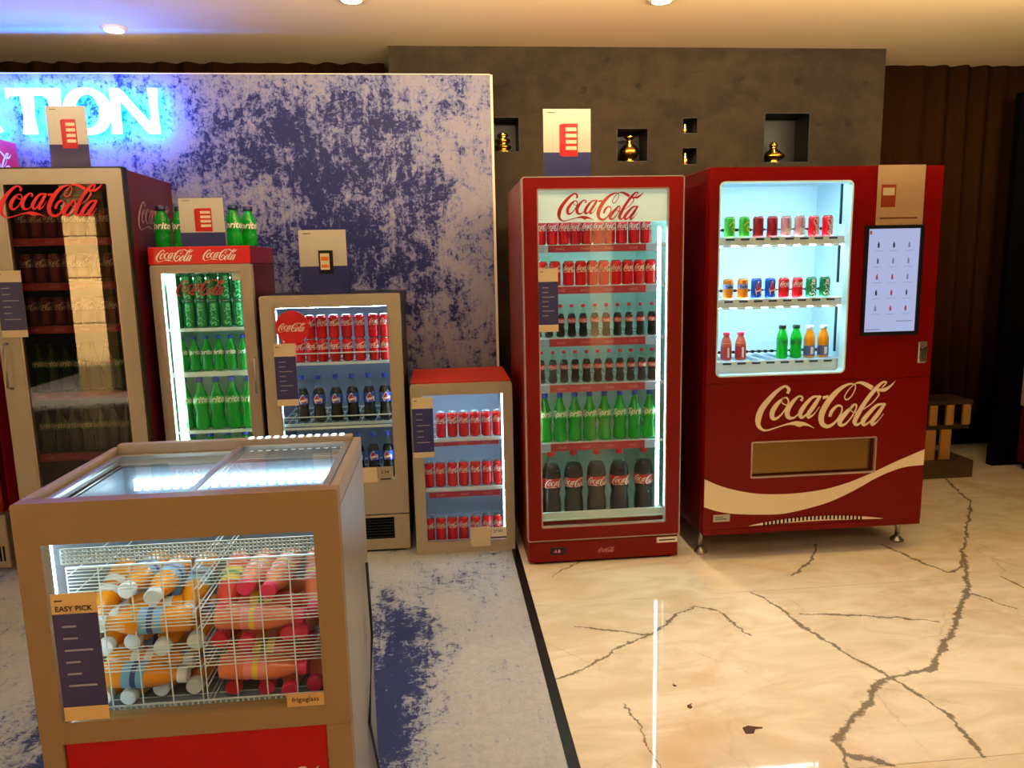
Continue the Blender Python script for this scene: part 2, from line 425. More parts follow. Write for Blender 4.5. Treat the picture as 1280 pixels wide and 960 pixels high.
# script lettering, traced as pen strokes (x, y, pen width)
_S = [
 [(325,180,24),(334,145,26),(300,122,20),(240,158,30),(170,230,42),(112,310,50),(88,385,50),(92,440,34),(125,474,20),(165,480,14),(230,462,11),(300,440,11),(350,428,18),(400,424,34),(435,432,46),(470,430,30),(515,442,14),(562,466,3)],
 [(300,212,12),(245,262,34),(205,325,42),(205,375,36),(235,385,22),(280,350,13),(320,290,12),(335,245,14),(318,215,14),(290,225,10),(284,258,9),(325,272,9),(362,250,9)],
 [(440,240,24),(452,212,15),(420,204,16),(370,250,32),(330,318,42),(338,372,34),(385,378,16),(440,330,8)],
 [(590,205,14),(535,212,22),(475,275,34),(438,340,38),(452,376,26),(495,345,12),(560,262,12),(598,205,20)],
 [(602,198,24),(552,280,36),(508,345,36),(512,374,26),(552,350,10),(598,288,5)],
 [(622,216,26),(668,204,20)],
 [(688,372,26),(704,325,30),(748,282,20),(786,292,14),(782,345,14),(735,418,20),(675,452,30),(625,425,40),(618,355,50),(655,270,50),(710,195,44),(775,135,30),(840,104,17),(885,108,10),(892,145,9),(862,205,10),(825,232,12),(806,210,10),(830,160,9),(880,108,9),(925,92,18),(975,104,32),(1038,138,38)],
 [(890,278,12),(835,330,34),(782,395,44),(780,436,34),(820,435,18),(870,380,12),(905,315,13),(908,275,15),(878,275,11),(860,310,9),(895,340,9),(930,325,8)],
 [(1120,135,10),(1155,92,13),(1120,92,20),(1060,150,34),(985,250,36),(925,355,42),(902,415,36),(925,440,22),(962,415,10)],
 [(972,312,8),(1040,262,10),(1095,195,13),(1085,155,18),(1140,152,30),(1190,122,18),(1232,78,3)],
 [(1142,268,14),(1085,280,24),(1020,345,36),(975,405,40),(985,440,26),(1035,410,12),(1105,320,12),(1150,268,20)],
 [(1154,262,24),(1102,345,36),(1056,405,36),(1058,438,26),(1098,412,10),(1146,350,5)]]
SCRIPT = [[((x - 648) / 1167, -(y + .035 * (x - 648) - 280) / 1167, wd / 1167) for x, y, wd in st] for st in _S]
def script(mb, width, x, z, y=0, sub=5, y1=None, wrap=None, vs=1.0):
    return mb.strokes(SCRIPT, sub, y, y1, width, width * vs, x, z, wrap)
SCRIPT_MIN = [[st[i] for i in sorted(set(list(range(0, len(st), 2)) + [len(st) - 1]))] for st in SCRIPT]

# ------------------------------------------------------------------ the setting
fl = MB().box(-5.5, 6, -5, 5.6, -.08, -.02).build('floor', GROUT, kind='structure')
ys = [-5, -2.884, -1.689, -.494, .701, 1.896, 3.09, 4.285, 5.6]; xs = [.372, 2.772, 6.0]
for y0, y1 in zip(ys[:-1], ys[1:]):
    for x0, x1 in zip(xs[:-1], xs[1:]):
        g = .0012
        MB().box(x0 + g, x1 - g, y0 + g, y1 - g, -.02, 0).build('marble_slab', MARBLE, fl)
MB().box(.336, .371, -5, 4.4, -.02, .003).build('trim_1', BLACK, kind='structure')
tag(MB().box(-5.5, .335, -5, 4.4, -.02, .0).build('printed_floor_sheet', FRF), 'pale grey-blue floor covering with navy distressed streaks beneath the coolers', 'floor covering')
MB().box(-5.5, .335, 4.401, 5.6, -.02, 0).build('floor_sheet_back', GROUT, fl)
MB().box(-5.5, 6, -5, 5.6, 2.79, 2.9).build('ceiling', CEIL, kind='structure')
# stone wall with recessed niches
niches = [(.33, .525, 2.179, 2.386), (1.13, 1.329, 2.116, 2.318), (1.545, 1.646, 2.282, 2.38), (1.545, 1.646, 2.094, 2.201), (2.076, 2.375, 2.102, 2.406)]
X0, X1, Y0, Y1 = -.247, 2.857, 4.70, 4.92
xc = sorted({X0, X1, *[v for n in niches for v in n[:2]]}); zc = sorted({0, 2.79, *[v for n in niches for v in n[2:]]})
mb = MB()
for a, b in zip(xc[:-1], xc[1:]):
    for c_, d in zip(zc[:-1], zc[1:]):
        mx, mz = (a + b) / 2, (c_ + d) / 2
        if any(n[0] < mx < n[1] and n[2] < mz < n[3] for n in niches): continue
        mb.box(a, b, Y0, Y1 - .02, c_, d)
mb.box(X0, X1, Y1 - .02, Y1, 0, 2.79)
bmesh.ops.remove_doubles(mb.bm, verts=mb.bm.verts, dist=1e-5)
wb = mb.build('wall_back', STONE, kind='structure')
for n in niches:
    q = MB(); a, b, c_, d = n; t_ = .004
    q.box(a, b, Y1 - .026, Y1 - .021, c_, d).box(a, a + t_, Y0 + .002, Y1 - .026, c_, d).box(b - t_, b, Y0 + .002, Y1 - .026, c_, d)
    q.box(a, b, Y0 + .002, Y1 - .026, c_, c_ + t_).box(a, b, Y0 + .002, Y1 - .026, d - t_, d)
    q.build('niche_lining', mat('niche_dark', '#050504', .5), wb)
MB().box(-5.5, 6, 5.45, 5.6, 0, 2.79).build('wall_back.001', mat('rear_wall_shade', '#0a0705', .9, spec=.05), kind='structure')  # near-black colour carries the shade behind the curtain hem
def curtain(x0, x1, y, z0, z1, label, amp=.035, lam=.16):
    bm = bmesh.new(); n = int((x1 - x0) / .015); cols = []
    zs = [z0, z0 + (z1 - z0) * .33, z0 + (z1 - z0) * .7, z1]
    for i in range(n + 1):
        x = x0 + (x1 - x0) * i / n
        ph = 2 * PI * x / lam + 1.3 * math.sin(x * 3.1)
        a = amp * (.6 + .4 * math.sin(x * 7.3))
        cols.append([bm.verts.new((x + .02 * math.sin(x * 9) * (1 - k / 3), y + a * math.sin(ph) * (1.15 - .1 * k), z)) for k, z in enumerate(zs)])
    for a, b in zip(cols[:-1], cols[1:]):
        for k in range(3):
            f = bm.faces.new((a[k], b[k], b[k + 1], a[k + 1])); f.smooth = True
    mb = MB(); mb.bm.free(); mb.bm = bm
    o = mb.build('curtain', CURT)
    md = o.modifiers.new('cloth', 'SOLIDIFY'); md.thickness = .006
    return tag(o, label, 'curtain')
curtain(2.9, 5.4, 5.1, .33, 2.79, 'dark brown pleated curtain hanging right of the stone wall')
curtain(-5.4, -.3, 5.1, .02, 2.79, 'dark brown curtain behind the blue backdrop, seen above its top edge')
tag(MB().box(3.90, 5.6, 4.82, 4.88, 0, 2.56, .004).build('dark_area_panel', MATTE), 'tall matte black panel filling the dark area at the far right edge before the curtain', 'panel')  # added panel, its black stands in for the dark area at right
# backdrop
bd = empty('display_backdrop', (-5, 4.42, 0)); tag(bd, 'wide backdrop wall printed with distressed blue and white plaster behind the coolers', 'backdrop')
MB().box(0, 5.33, 0, .1, 0, 2.56).build('printed_panel', FRW, bd)
MB().box(5.331, 5.345, -.002, .1, 0, 2.561).box(0, 5.331, -.002, .1, 2.561, 2.566).build('edge_trim', mat('pale_edge', '#d8c8b4', .5), bd)
# lit sign (letters CTION)
sg = empty('illuminated_sign', (-1.97, 4.345, 2.239)); tag(sg, 'glowing white letters CTION with blue halo mounted high on the blue backdrop', 'sign')
H_ = .232
def sign_letter(x0, parts):
    mb = MB(); mb2 = MB()
    for kind, dat in parts:
        if kind == 's':
            mb.strokes([[(x0 + x, z, wd) for x, z, wd in dat]], 5, 0, .02); mb2.strokes([[(x0 + x, z, wd * .8) for x, z, wd in dat]], 5, .022, .034)
        else:
            mb.poly([(x0 + x, z) for x, z in dat], 0, .02); cx = sum(p[0] for p in dat) / len(dat); cz = sum(p[1] for p in dat) / len(dat)
            mb2.poly([(x0 + cx + (x - cx) * .85, cz + (z - cz) * .92) for x, z in dat], .022, .034)
    f = mb.build('letter', SIGNF, sg); mb2.build('halo_light', SIGNB, f)
o_path = []
for k in range(17):
    a = PI / 2 + 2 * PI * k / 16; o_path.append((.122 + .094 * math.cos(a), H_ / 2 + .104 * math.sin(a), .030 + .026 * abs(math.cos(a)) ** 1.3))
c_path = []
for k in range(13):
    a = math.radians(48 + 264 * k / 12); c_path.append((.125 + .1 * math.cos(a), H_ / 2 + .104 * math.sin(a), (.030 + .026 * abs(math.cos(a)) ** 1.3) * (1.25 if k in (0, 12) else 1)))
sign_letter(-.51, [('s', c_path)])
sign_letter(-.262, [('p', [(0, H_), (0, H_ - .05), (.012, H_ - .034), (.187, H_ - .034), (.199, H_ - .05), (.199, H_)]), ('p', [(.07, H_ - .034), (.078, .09), (.066, 0), (.134, 0), (.124, .09), (.13, H_ - .034)])])
sign_letter(-.058, [('p', [(0, H_), (.009, H_ / 2), (0, 0), (.066, 0), (.057, H_ / 2), (.066, H_)])])
sign_letter(.015, [('s', o_path)])
sign_letter(.252, [('p', [(0, 0), (.012, .1), (.008, H_), (.056, H_), (.05, .1), (.052, 0)]), ('p', [(.008, H_), (.06, H_), (.25, 0), (.19, 0)]), ('p', [(.205, H_), (.213, .1), (.19, 0), (.25, 0), (.243, .12), (.252, H_)])])
# downlights
for i, (x, y, lb) in enumerate(((-1.672, 4.40, 'small lit ceiling downlight above the glowing sign'), (1.153, 3.86, 'lit ceiling downlight at top edge above the red vending machine'), (-.37, 3.9, 'lit ceiling downlight at top edge left of the stone wall'))):
    d = empty('downlight', (x, y, 2.79)); tag(d, lb, 'downlight', 'ceiling downlights')
    MB().lathe([(.05, -.001), (.068, -.001), (.064, -.012), (.05, -.014)], 24).build('trim_ring', mat('ring_white', '#d8c8a8', .4), d)
    MB().lathe([(.001, -.006), (.048, -.006), (.048, -.016), (.001, -.017)], 24).build('lens', LENS, d)
    lamp('SPOT', 'downlight_lamp', (x, y, 2.765), (x, y, 0), (10, 90, 14)[i], WARM, .04, spot=90)
# stone columns behind the camera, seen only as reflections
for x in (-4.27, 2.0):
    cl = empty('stone_column', (x, -2.2, 0)); tag(cl, 'cream stone column across the lobby, reflected in the %s cooler door' % ('dark left' if x < 0 else 'tall red'), 'column')
    z = 0
    hw = .19 if x < 0 else .14
    for h in (.9, .55, .5, .45, .39):
        MB().box(-hw, hw, -.14, .14, z + .006, z + h - .006, .004).build('stone_block', COLM, cl); z += h
    MB().box(-.13, .13, -.13, .13, 0, 2.79).build('core', COLJ, cl)

# ------------------------------------------------------------------ containers for drinks
def can(name, h, r, body, lettering=None, lab=None):
    o = empty(name)
    MB().lathe([(r * .78, 0), (r * .97, h * .04), (r, h * .08), (r, h * .88), (r * .8, h * .965)], 18, caps=True).build('body', body, o)
    MB().lathe([(r * .8, h * .966), (r * .84, h * .975), (r * .84, h * .995), (r * .74, h), (r * .72, h * .985), (.0005, h * .985)], 18).build('lid', LID, o)
    if lettering: lettering(o, h, r)
    return o
def let_script(o, h, r):
    mb = MB(); mb.strokes(SCRIPT_MIN, 2, 0, None, r * 3.3, r * 4.2, r * .5, h * .68, r * 1.012); mb.raw = True
    mb.build('lettering', WHITE, o)
def let_script_up(o, h, r):
    mb = MB(); mb.raw = True
    S = [[(-z, x, wd) for x, z, wd in st] for st in SCRIPT_MIN]
    mb.strokes(S, 2, 0, None, h * .95, h * .95, 0, h * .5, r * 1.012); mb.build('lettering', WHITE, o)
def let_sprite_dim(o, h, r):
    let_sprite_up(o, h, r, mat('dimmed_print', '#5cb478', .4))  # lettering dimmed in its colour because these cans stand unlit
def let_sprite_up(o, h, r, m=None):
    mb = MB(); mb.raw = True; mb.text('Sprite', h * .34, 0, h * .47, wrap=r * 1.012, rot=PI / 2, shear=.25, bold=.03); mb.build('lettering', m or WHITE, o)
def let_swirl(o, h, r):
    mb = MB(); mb.raw = True
    mb.strokes([[(r * .9 * math.cos(a) * a / 9 + r * .2, h * .45 + h * .3 * math.sin(a) * a / 9, h * .035) for a in [k * .7 for k in range(1, 14)]]], 2, wrap=r * 1.012)
    mb.build('swirl_print', YEL, o)
def let_faded(o, h, r):
    mb = MB(); mb.raw = True; mb.text('Coke', h * .3, 0, h * .6, wrap=r * 1.012, rot=PI / 2, bold=.02); mb.box(-r * .5, r * .5, -r * 1.02, -r * .9, h * .12, h * .4); mb.build('print', PAPERW, o)
def band(o, r, z0, z1, m, name='label'):
    MB().lathe([(r, z0), (r, z1)], 18, caps=False).build(name, m, o)
def let_fruit(o, h, r):
    band(o, r * 1.008, h * .5, h * .72, mat('pale_blue_print', '#8c9cd0', .4), 'print_band'); mb = MB(); mb.raw = True
    mb.text('Fanta', h * .2, 0, h * .6, wrap=r * 1.02, bold=.03); mb.build('lettering', NAVY, o)
def let_thumb(o, h, r, zc=.5, s=1.0):
    mb = MB(); mb.raw = True
    q = [(-r * .5, 0), (-r * .1, h * .3 * s), (r * .1, h * .32 * s), (r * .15, h * .1 * s), (r * .6, h * .05 * s), (r * .55, -h * .2 * s), (-r * .3, -h * .25 * s)]
    def P(k, rr): return [mb.bm.verts.new((rr * math.sin(x * k / rr), -rr * math.cos(x * k / rr), h * zc + z * k)) for x, z in q]
    mb.bm.faces.new(P(1.25, r * 1.01)); mb.mi = 1; n0 = len(mb.bm.faces); mb.bm.faces.new(P(1, r * 1.03)); mb._tag(n0)
    mb.mi = 0; mb.strokes([[(-r * .5, h * (zc - .1 * s), h * .03), (0, h * (zc - .08 * s), h * .05), (r * .6, h * (zc - .02 * s), h * .02)]], 2, wrap=r * 1.04)
    mb.build('emblem', [WHITE, PRINTRED], o)
def bottle(name, h, r, shell, capm, liquid=None, level=.68, style='cola', lab=None, letf=None, l0=.42, l1=.58, seg=18):
    o = empty(name)
    if style == 'cola':   # contour bottle
        prof = [(.6, 0), (.93, .02), (1, .06), (1, .16), (.84, .33), (.97, .43), (1, .56), (.84, .66), (.54, .76), (.38, .86), (.34, .93)]
    elif style == 'big':
        prof = [(.6, 0), (.92, .015), (1, .06), (.98, .22), (.86, .34), (.98, .44), (1, .62), (.94, .70), (.66, .80), (.36, .89), (.29, .94)]
    else:                 # straight wide-neck
        prof = [(.7, 0), (.95, .02), (1, .06), (1, .3), (.93, .34), (1, .4), (1, .6), (.85, .72), (.55, .84), (.5, .91)]
    MB().lathe([(a * r, b * h) for a, b in prof], seg).build('bottle_body', shell, o)
    nr = prof[-1][0] * r; zt = prof[-1][1] * h
    MB().lathe([(nr * 1.25, zt - .02 * h), (nr * 1.3, zt), (nr * 1.3, h * .99), (nr * 1.15, h)], 14).build('cap', capm, o)
    if liquid:
        lp = [(a * r * .96, b * h + .002) for a, b in prof if b <= level]
        for (a, b), (c_, d) in zip(prof[:-1], prof[1:]):
            if b <= level < d: u = (level - b) / (d - b); lp.append(((a + (c_ - a) * u) * r * .96, level * h))
        MB().lathe(lp, seg).build('drink', liquid, o)
    if lab:
        def R(zz):
            for (a, b), (c_, d) in zip(prof[:-1], prof[1:]):
                if b <= zz <= d: return (a + (c_ - a) * (zz - b) / (d - b)) * r * 1.012
        zs = [l0 + (l1 - l0) * k / 4 for k in range(5)]
        MB().lathe([(R(z) * 1.004, z * h) for z in zs], seg, caps=False).build('label', lab, o)
        if letf: letf(o, h, r * 1.035, (l0 + l1) / 2)
    return o
def bl_script(o, h, r, zc):
    mb = MB(); mb.raw = True; mb.strokes(SCRIPT_MIN, 2, 0, None, r * 2.9, r * 2.9, r * .3, h * zc, r); mb.build('lettering', WHITE, o)
def bl_sprite(o, h, r, zc):
    mb = MB(); mb.raw = True; mb.text('Sprite', r * 1.2, 0, h * zc, wrap=r, shear=.3, bold=.025); mb.build('lettering', WHITE, o)
def bl_thumb(o, h, r, zc): let_thumb(o, h, r, zc, .28)

ORD = ['first', 'second', 'third', 'fourth', 'fifth', 'sixth', 'seventh', 'eighth', 'ninth', 'tenth', 'eleventh']
PROTO = {}
def put(kind, maker, loc, label, cat, group, rot=(0, 0, 0)):
    if kind not in PROTO: PROTO[kind] = maker(); o = PROTO[kind]
    else: o = copy_tree(PROTO[kind])
    o.location = loc; o.rotation_euler = rot; tag(o, label, cat, group); return o
def row(kind, maker, root, xs, y, z, what, where, cat, group, jit=.25):
    n = len(xs)
    for i, x in enumerate(xs):
        lb = '%s, %s from left, %s' % (what, ORD[i], where)
        put(kind, maker, (root[0] + x, root[1] + y, z), lb, cat, group, (0, 0, random.uniform(-jit, jit)))

# ------------------------------------------------------------------ cooler builder
def cooler(name, label, loc, W, D, H, d0, ix0, ix1, iz0, iz1, side, framem, liner, floor_z, doorw=None, sidelogo=False, top=None, trim=None, basem=None, glass=None):
    """cabinet with glass door: d0 = bottom of the door, (ix0, ix1, iz0, iz1) = glass opening, floor_z = inside floor"""
    o = empty(name, loc); tag(o, label, 'cooler')
    t = .03; mb = MB()
    mb.box(0, t, .052, D, 0, H, .003).box(W - t, W, .052, D, 0, H, .003).box(t, W - t, D - t, D, 0, H).box(t, W - t, .052, D - t, 0, floor_z - .006)
    mb.build('cabinet', side, o)
    MB().box(t, W - t, .052, D - t, max(iz1 + .005, H - .06), H - .001).build('top_panel', top or side, o)
    mb = MB(); e = .004; zt = max(iz1 + .004, H - .062)
    mb.box(t, W - t, D - t - e, D - t - .0005, floor_z, zt).box(t + .0005, t + e, .053, D - t - e, floor_z, zt).box(W - t - e, W - t - .0005, .053, D - t - e, floor_z, zt)
    mb.box(t + e, W - t - e, .053, D - t - e, floor_z - .005, floor_z).box(t + e, W - t - e, .053, D - t - e, zt - e, zt)
    mb.build('liner', liner, o)
    dr = empty('door', (0, 0, 0)); dr.parent = o
    frame_ring(MB(), 0, W, d0, H, ix0, ix1, iz0, iz1, 0, .045).build('door_frame', framem, dr)
    frame_ring(MB(), ix0 - .001, ix1 + .001, iz0 - .001, iz1 + .001, ix0 + .006, ix1 - .006, iz0 + .006, iz1 - .006, .004, .03).build('gasket', trim or TRIM, dr)
    MB().box(ix0 + .001, ix1 - .001, .012, .017, iz0 + .001, iz1 - .001).build('glass_pane', glass or GLASS, dr)
    if d0 > .03: MB().box(.001, W - .001, .003, .05, .012, d0 - .008, .004).build('base_panel', basem or framem, o)
    if d0 > .03: MB().box(.03, W - .03, .02, .05, 0, .011).build('plinth', MATTE, o)
    return o
def shelf(o, W, D, z, y0=.062, th=.014, strip=None, sx0=.05, sx1=None, ends=None, mtl=None, wires=True):
    """wire shelf whose top is z; optional price strip below the front edge"""
    mb = MB(); mb.box(.036, W - .036, y0, y0 + .012, z - th, z)
    n = 16
    for k in range(n + 1):
        x = .045 + (W - .09) * k / n; mb.box(x - .002, x + .002, y0 + .012, D - .05, z - .006, z)
    mb.box(.036, W - .036, D - .056, D - .044, z - .01, z - .001)
    for yy in (.2, .4): 
        if yy < D - .08: mb.box(.036, W - .036, yy, yy + .008, z - .011, z - .006)
    s = mb.build('shelf', mtl or SHELFM, o)
    if strip:
        z0, z1 = strip; q = MB()
        q.mi = 1; q.box(sx0, sx1, y0 - .009, y0 - .003, z0, z1)
        q.mi = 2
        nl = max(2, int((sx1 - sx0) / .11))
        for k in range(nl):
            x = sx0 + (sx1 - sx0) * (k + .5) / nl
            q.strokes(SCRIPT_MIN, 1, y0 - .0096, None, .045, .045, x, (z0 + z1) / 2)
        if ends:
            q.mi = 0; q.box(ends[0], sx0 - .001, y0 - .01, y0 - .002, z0 - .002, z1); q.box(sx1 + .001, ends[1], y0 - .01, y0 - .002, z0 - .002, z1)
        q.build('price_strip', [PLBLUE, STRIPR, mat('strip_print', '#d88c98', .5)], s)
    return s
def led_strip(o, x, y, z0, z1, m, wd=.012, dots=True):
    mb = MB()
    if dots:
        n = int((z1 - z0) / .022)
        for k in range(n): z = z0 + (z1 - z0) * (k + .5) / n; mb.box(x - wd / 2, x + wd / 2, y, y + .004, z - .007, z + .007)
    else: mb.box(x - wd / 2, x + wd / 2, y, y + .004, z0, z1)
    ho = MB().box(x - wd * .9, x + wd * .9, y + .0045, y + .012, z0 - .01, z1 + .01).build('led_channel', WIRE, o)
    mb.build('led_diodes', m, ho)
def card(name, label, loc, w_, h, split, art, cat='display card', paper=PAPERW, lower=NAVY, tilt=0, title=None, lines=0, foot=0, acrylic=True):
    """printed card in an acrylic holder; local x from 0 to w_, z from 0 to h, thin in y"""
    o = empty(name, loc); tag(o, label, cat, None); o.rotation_euler = (0, 0, tilt)
    mb = MB(); mb.box(.002, w_ - .002, .003, .0045, foot, h - .002); mb.mi = 1; mb.box(.002, w_ - .002, .0026, .003, foot, split)
    if foot: mb.mi = 0; mb.box(.002, w_ - .002, .0024, .0045, .002, foot)
    mb.build('printed_card', [paper, lower], o)
    if acrylic: MB().box(0, w_, 0, .0015, 0, h).box(0, w_, .005, .0065, 0, h).box(0, w_, .0065, .05, 0, .003).build('acrylic_holder', ACRYLIC, o)
    mb = MB(); mb.mi = 2; mb.box(w_ * .1, w_ * .26, .0018, .0025, h * .935, h * .945)
    if art == 'red':
        a, b, c_, d = w_ * .4, w_ * .72, h * .3, h * .78
        mb.mi = 0; mb.box(a, b, .0015, .0028, c_, d); mb.mi = 1
        for k in range(4): z = c_ + (d - c_) * (.2 + .19 * k); mb.box(a + (b - a) * .22, b - (b - a) * .08, .001, .0015, z, z + (d - c_) * .11)
        mb.mi = 0; mb.poly([(a - w_ * .06, c_ + h * .01), (a, c_), (a, d), (a - w_ * .06, d - h * .02)], .002)
    elif art == 'box':
        a, b, c_, d = w_ * .4, w_ * .7, h * .32, h * .68
        mb.mi = 2; mb.box(a, b, .0015, .0028, c_, d); mb.mi = 1; mb.box(a + .008, b - .018, .001, .0015, c_ + .02, d - .015); mb.mi = 3
        mb.box(a + .012, b - .022, .0006, .001, c_ + .03, c_ + .045).box(a + .012, b - .022, .0006, .001, d - .05, d - .03)
    if lines:
        mb.mi = 4
        for k in range(lines): z = split - .03 - k * (split - foot - .05) / lines; mb.box(w_ * .2, w_ * (.5 + .3 * (k % 3 == 2)), .0018, .0025, z, z + .004)
    if title: mb.mi = 2; mb.text(title, w_ * .17, w_ * .5, split + .012, .0015, bold=.02)
    mb.build('print', [PRINTRED, PAPER, BLACK, CANO, mat('grey_print', '#9a94a8', .5)], o)
    return o

# ------------------------------------------------------------------ tall red cooler (centre)
R0 = (.404, 3.53); W, D, H = .766, .76, 1.895
rf = cooler('tall_cooler', 'tall red glass-door cooler with lit shelves of cans and bottles, left of the vending machine', (R0[0], R0[1], 0), W, D, H, .125, .066, .700, .190, 1.845, RED, RED, LINERT, .215)
mb = MB(); frame_ring(mb, -.006, W + .006, .124, H + .004, -.001, W + .001, .128, H, -.003, .046, .012, .008); mb.build('edge_trim', TRIM, rf)
q = MB().box(.068, .698, .022, .03, 1.69, 1.843).build('header_panel', mat('lit_header', '#d4dcd8', .5, emit='#bfe0d8', es=.35), rf)
mb = MB(); script(mb, .415, .372, 1.762, .0205, 6); mb.build('header_lettering', PRINTRED, q)
mb = MB(); script(mb, .085, .395, .062, .0015, 3); mb.build('base_lettering', mat('pale_pink_print', '#d88a84', .5), rf)
q = MB().box(.105, .185, -.002, .003, .05, .088, .002).build('temperature_display', BLACK, rf); mb = MB(); mb.text('-1.0', .022, .14, .069, -.0025); mb.build('digits', DIGIT, q)
mb = MB().box(.655, W - .004, -.0015, .003, .084, .112); mb.mi = 1; mb.box(.665, .75, -.002, -.0015, .094, .101); mb.build('sticker', [WHITE, BLACK], rf)
led_strip(rf, .672, .062, .26, 1.66, LEDC); led_strip(rf, .05, .062, .26, 1.66, LEDC)  # second strip is unseen behind the frame, added to brighten the inside
MB().box(.03, W - .03, .15, .17, 1.825, 1.829).build('led_bar', LEDC, rf)
MB().box(.037, W - .037, .062, .074, .216, .25).build('bottom_guard', SHELFM, rf)
st = [(1.586, 1.55), (1.389, 1.351), (1.136, 1.096), (.908, .868), (.611, .57)]
for z1, z0 in st: shelf(rf, W, D, z1 + .002, strip=(z0 + .002, z1 - .001), sx0=.124, sx1=.602, ends=(.074, .655))
mk = lambda: can('cola_can', .12, .0275, CANRED, let_script)
nm = 'tall red cooler'
row('canA', mk, R0, [.093, .150, .207, .263, .319, .375, .431, .491, .552, .612], .095, 1.589, 'red cola can', 'top shelf of ' + nm, 'can', 'red cans on the top shelf of the tall red cooler')
row('canA', mk, R0, [.098, .161, .228, .288, .345, .403, .463, .521, .579, .637], .095, 1.392, 'red cola can', 'second shelf of ' + nm, 'can', 'red cans on the second shelf of the tall red cooler')
mb_ = lambda: bottle('cola_bottle', .162, .0215, BOTTLE_CLEAR, CAPR, COLA, .72, 'cola', PRINTRED, bl_script, .44, .58)
row('botA', mb_, R0, [.071, .128, .186, .242, .299, .357, .415, .472, .530, .588, .645], .095, 1.139, 'small red-capped cola bottle', 'third shelf of ' + nm, 'bottle', 'small cola bottles on the third shelf')
row('botA', mb_, R0, [.086, .146, .202, .258, .315, .372, .429, .485, .540, .596, .648], .095, .911, 'small red-capped cola bottle', 'fourth shelf of ' + nm, 'bottle', 'small cola bottles on the fourth shelf')
ms_ = lambda: bottle('lemon_lime_bottle', .248, .0345, BOTTLE_GREEN, CAPB, None, .7, 'cola', LABLG, bl_sprite, .5, .64)
row('botS', ms_, R0, [.103, .179, .254, .330, .406, .485, .562, .639], .098, .614, 'green bottle with blue cap', 'fifth shelf of ' + nm, 'bottle', 'green bottles in the tall red cooler')
mg_ = lambda: bottle('large_cola_bottle', .345, .051, BOTTLE_CLEAR, CAPR, COLA, .79, 'big', PRINTRED, bl_script, .46, .60)
row('botL', mg_, R0, [.135, .251, .370, .490, .618], .128, .215, 'large cola bottle with red label', 'floor of ' + nm, 'bottle', 'large cola bottles in the tall red cooler', .35)
card('info_notice', 'blue and cream notice stuck on the glass of the tall red cooler', (R0[0] + .064, R0[1] - .009, 1.175), .098, .305, .24, None, 'notice', PAPER, NAVY, lines=7, foot=.036, acrylic=False)
card('display_card', 'acrylic card with a red cooler picture standing on the tall red cooler', (.504, 3.54, 1.899), .226, .305, .11, 'red')

# ------------------------------------------------------------------ small white-framed cooler (low, red top)
R0 = (-.165, 3.76); W, D, H = .522, .58, .902
f5 = cooler('countertop_cooler', 'smallest beige-framed cooler with orange-red top, three shelves of red cans', (R0[0], R0[1], 0), W, D, H, 0, .052, .478, .056, .853, BLACK, BEIGE, mat('small_cooler_liner', '#c0cce0', .4), .035, top=ORED)
MB().box(.002, W - .002, .054, D - .002, H + .0005, H + .006, .002).build('top_cover', ORED, f5)
led_strip(f5, .474, .06, .08, .84, LEDW, .008)
MB().box(.03, W - .03, .1, .115, .843, .847).build('led_bar', LEDW, f5)
shelf(f5, W, D, .606, strip=(.568, .588), sx0=.075, sx1=.45, th=.016); shelf(f5, W, D, .337, strip=(.289, .318), sx0=.075, sx1=.45, th=.016)
MB().box(.037, W - .037, .056, .068, .036, .05).build('bottom_guard', SHELFM, f5)
mk5 = lambda: can('cola_can', .135, .0268, CANRED, let_script)
nm = 'smallest beige cooler'
row('canB', mk5, R0, [.150, .210, .270, .329, .389, .449], .1, .608, 'slim red cola can', 'top shelf of ' + nm, 'can', 'slim red cans on the top shelf of the smallest cooler')
row('canB', mk5, R0, [.077, .138, .202, .262, .325, .386, .447], .1, .339, 'slim red cola can', 'middle shelf of ' + nm, 'can', 'slim red cans on the middle shelf of the smallest cooler')
row('canB', mk5, R0, [.070, .131, .192, .252, .317, .378, .439], .1, .036, 'slim red cola can', 'bottom of ' + nm, 'can', 'slim red cans at the bottom of the smallest cooler')
card('info_notice', 'blue and cream notice on the door of the smallest beige cooler', (R0[0] + .004, R0[1] - .009, .525), .11, .318, .258, None, 'notice', PAPER, NAVY, lines=6, foot=.03, acrylic=False)
o = MB().box(.285, .39, -.004, -.001, .03, .136).build('paper_label', PAPER); o.location = (R0[0], R0[1] , 0); tag(o, 'cream paper label on the lower glass of the smallest beige cooler', 'label')
mb = MB().box(.392, .475, -.004, -.001, .068, .13); mb.mi = 1; mb.text('27.00', .022, .43, .11, -.0045, bold=.01); mb.box(.392, .475, -.0045, -.004, .07, .078)
o = mb.build('price_label', [WHITE, BLACK]); o.location = (R0[0], R0[1], 0); tag(o, 'small white price sticker beside the cream label on the smallest cooler', 'label')

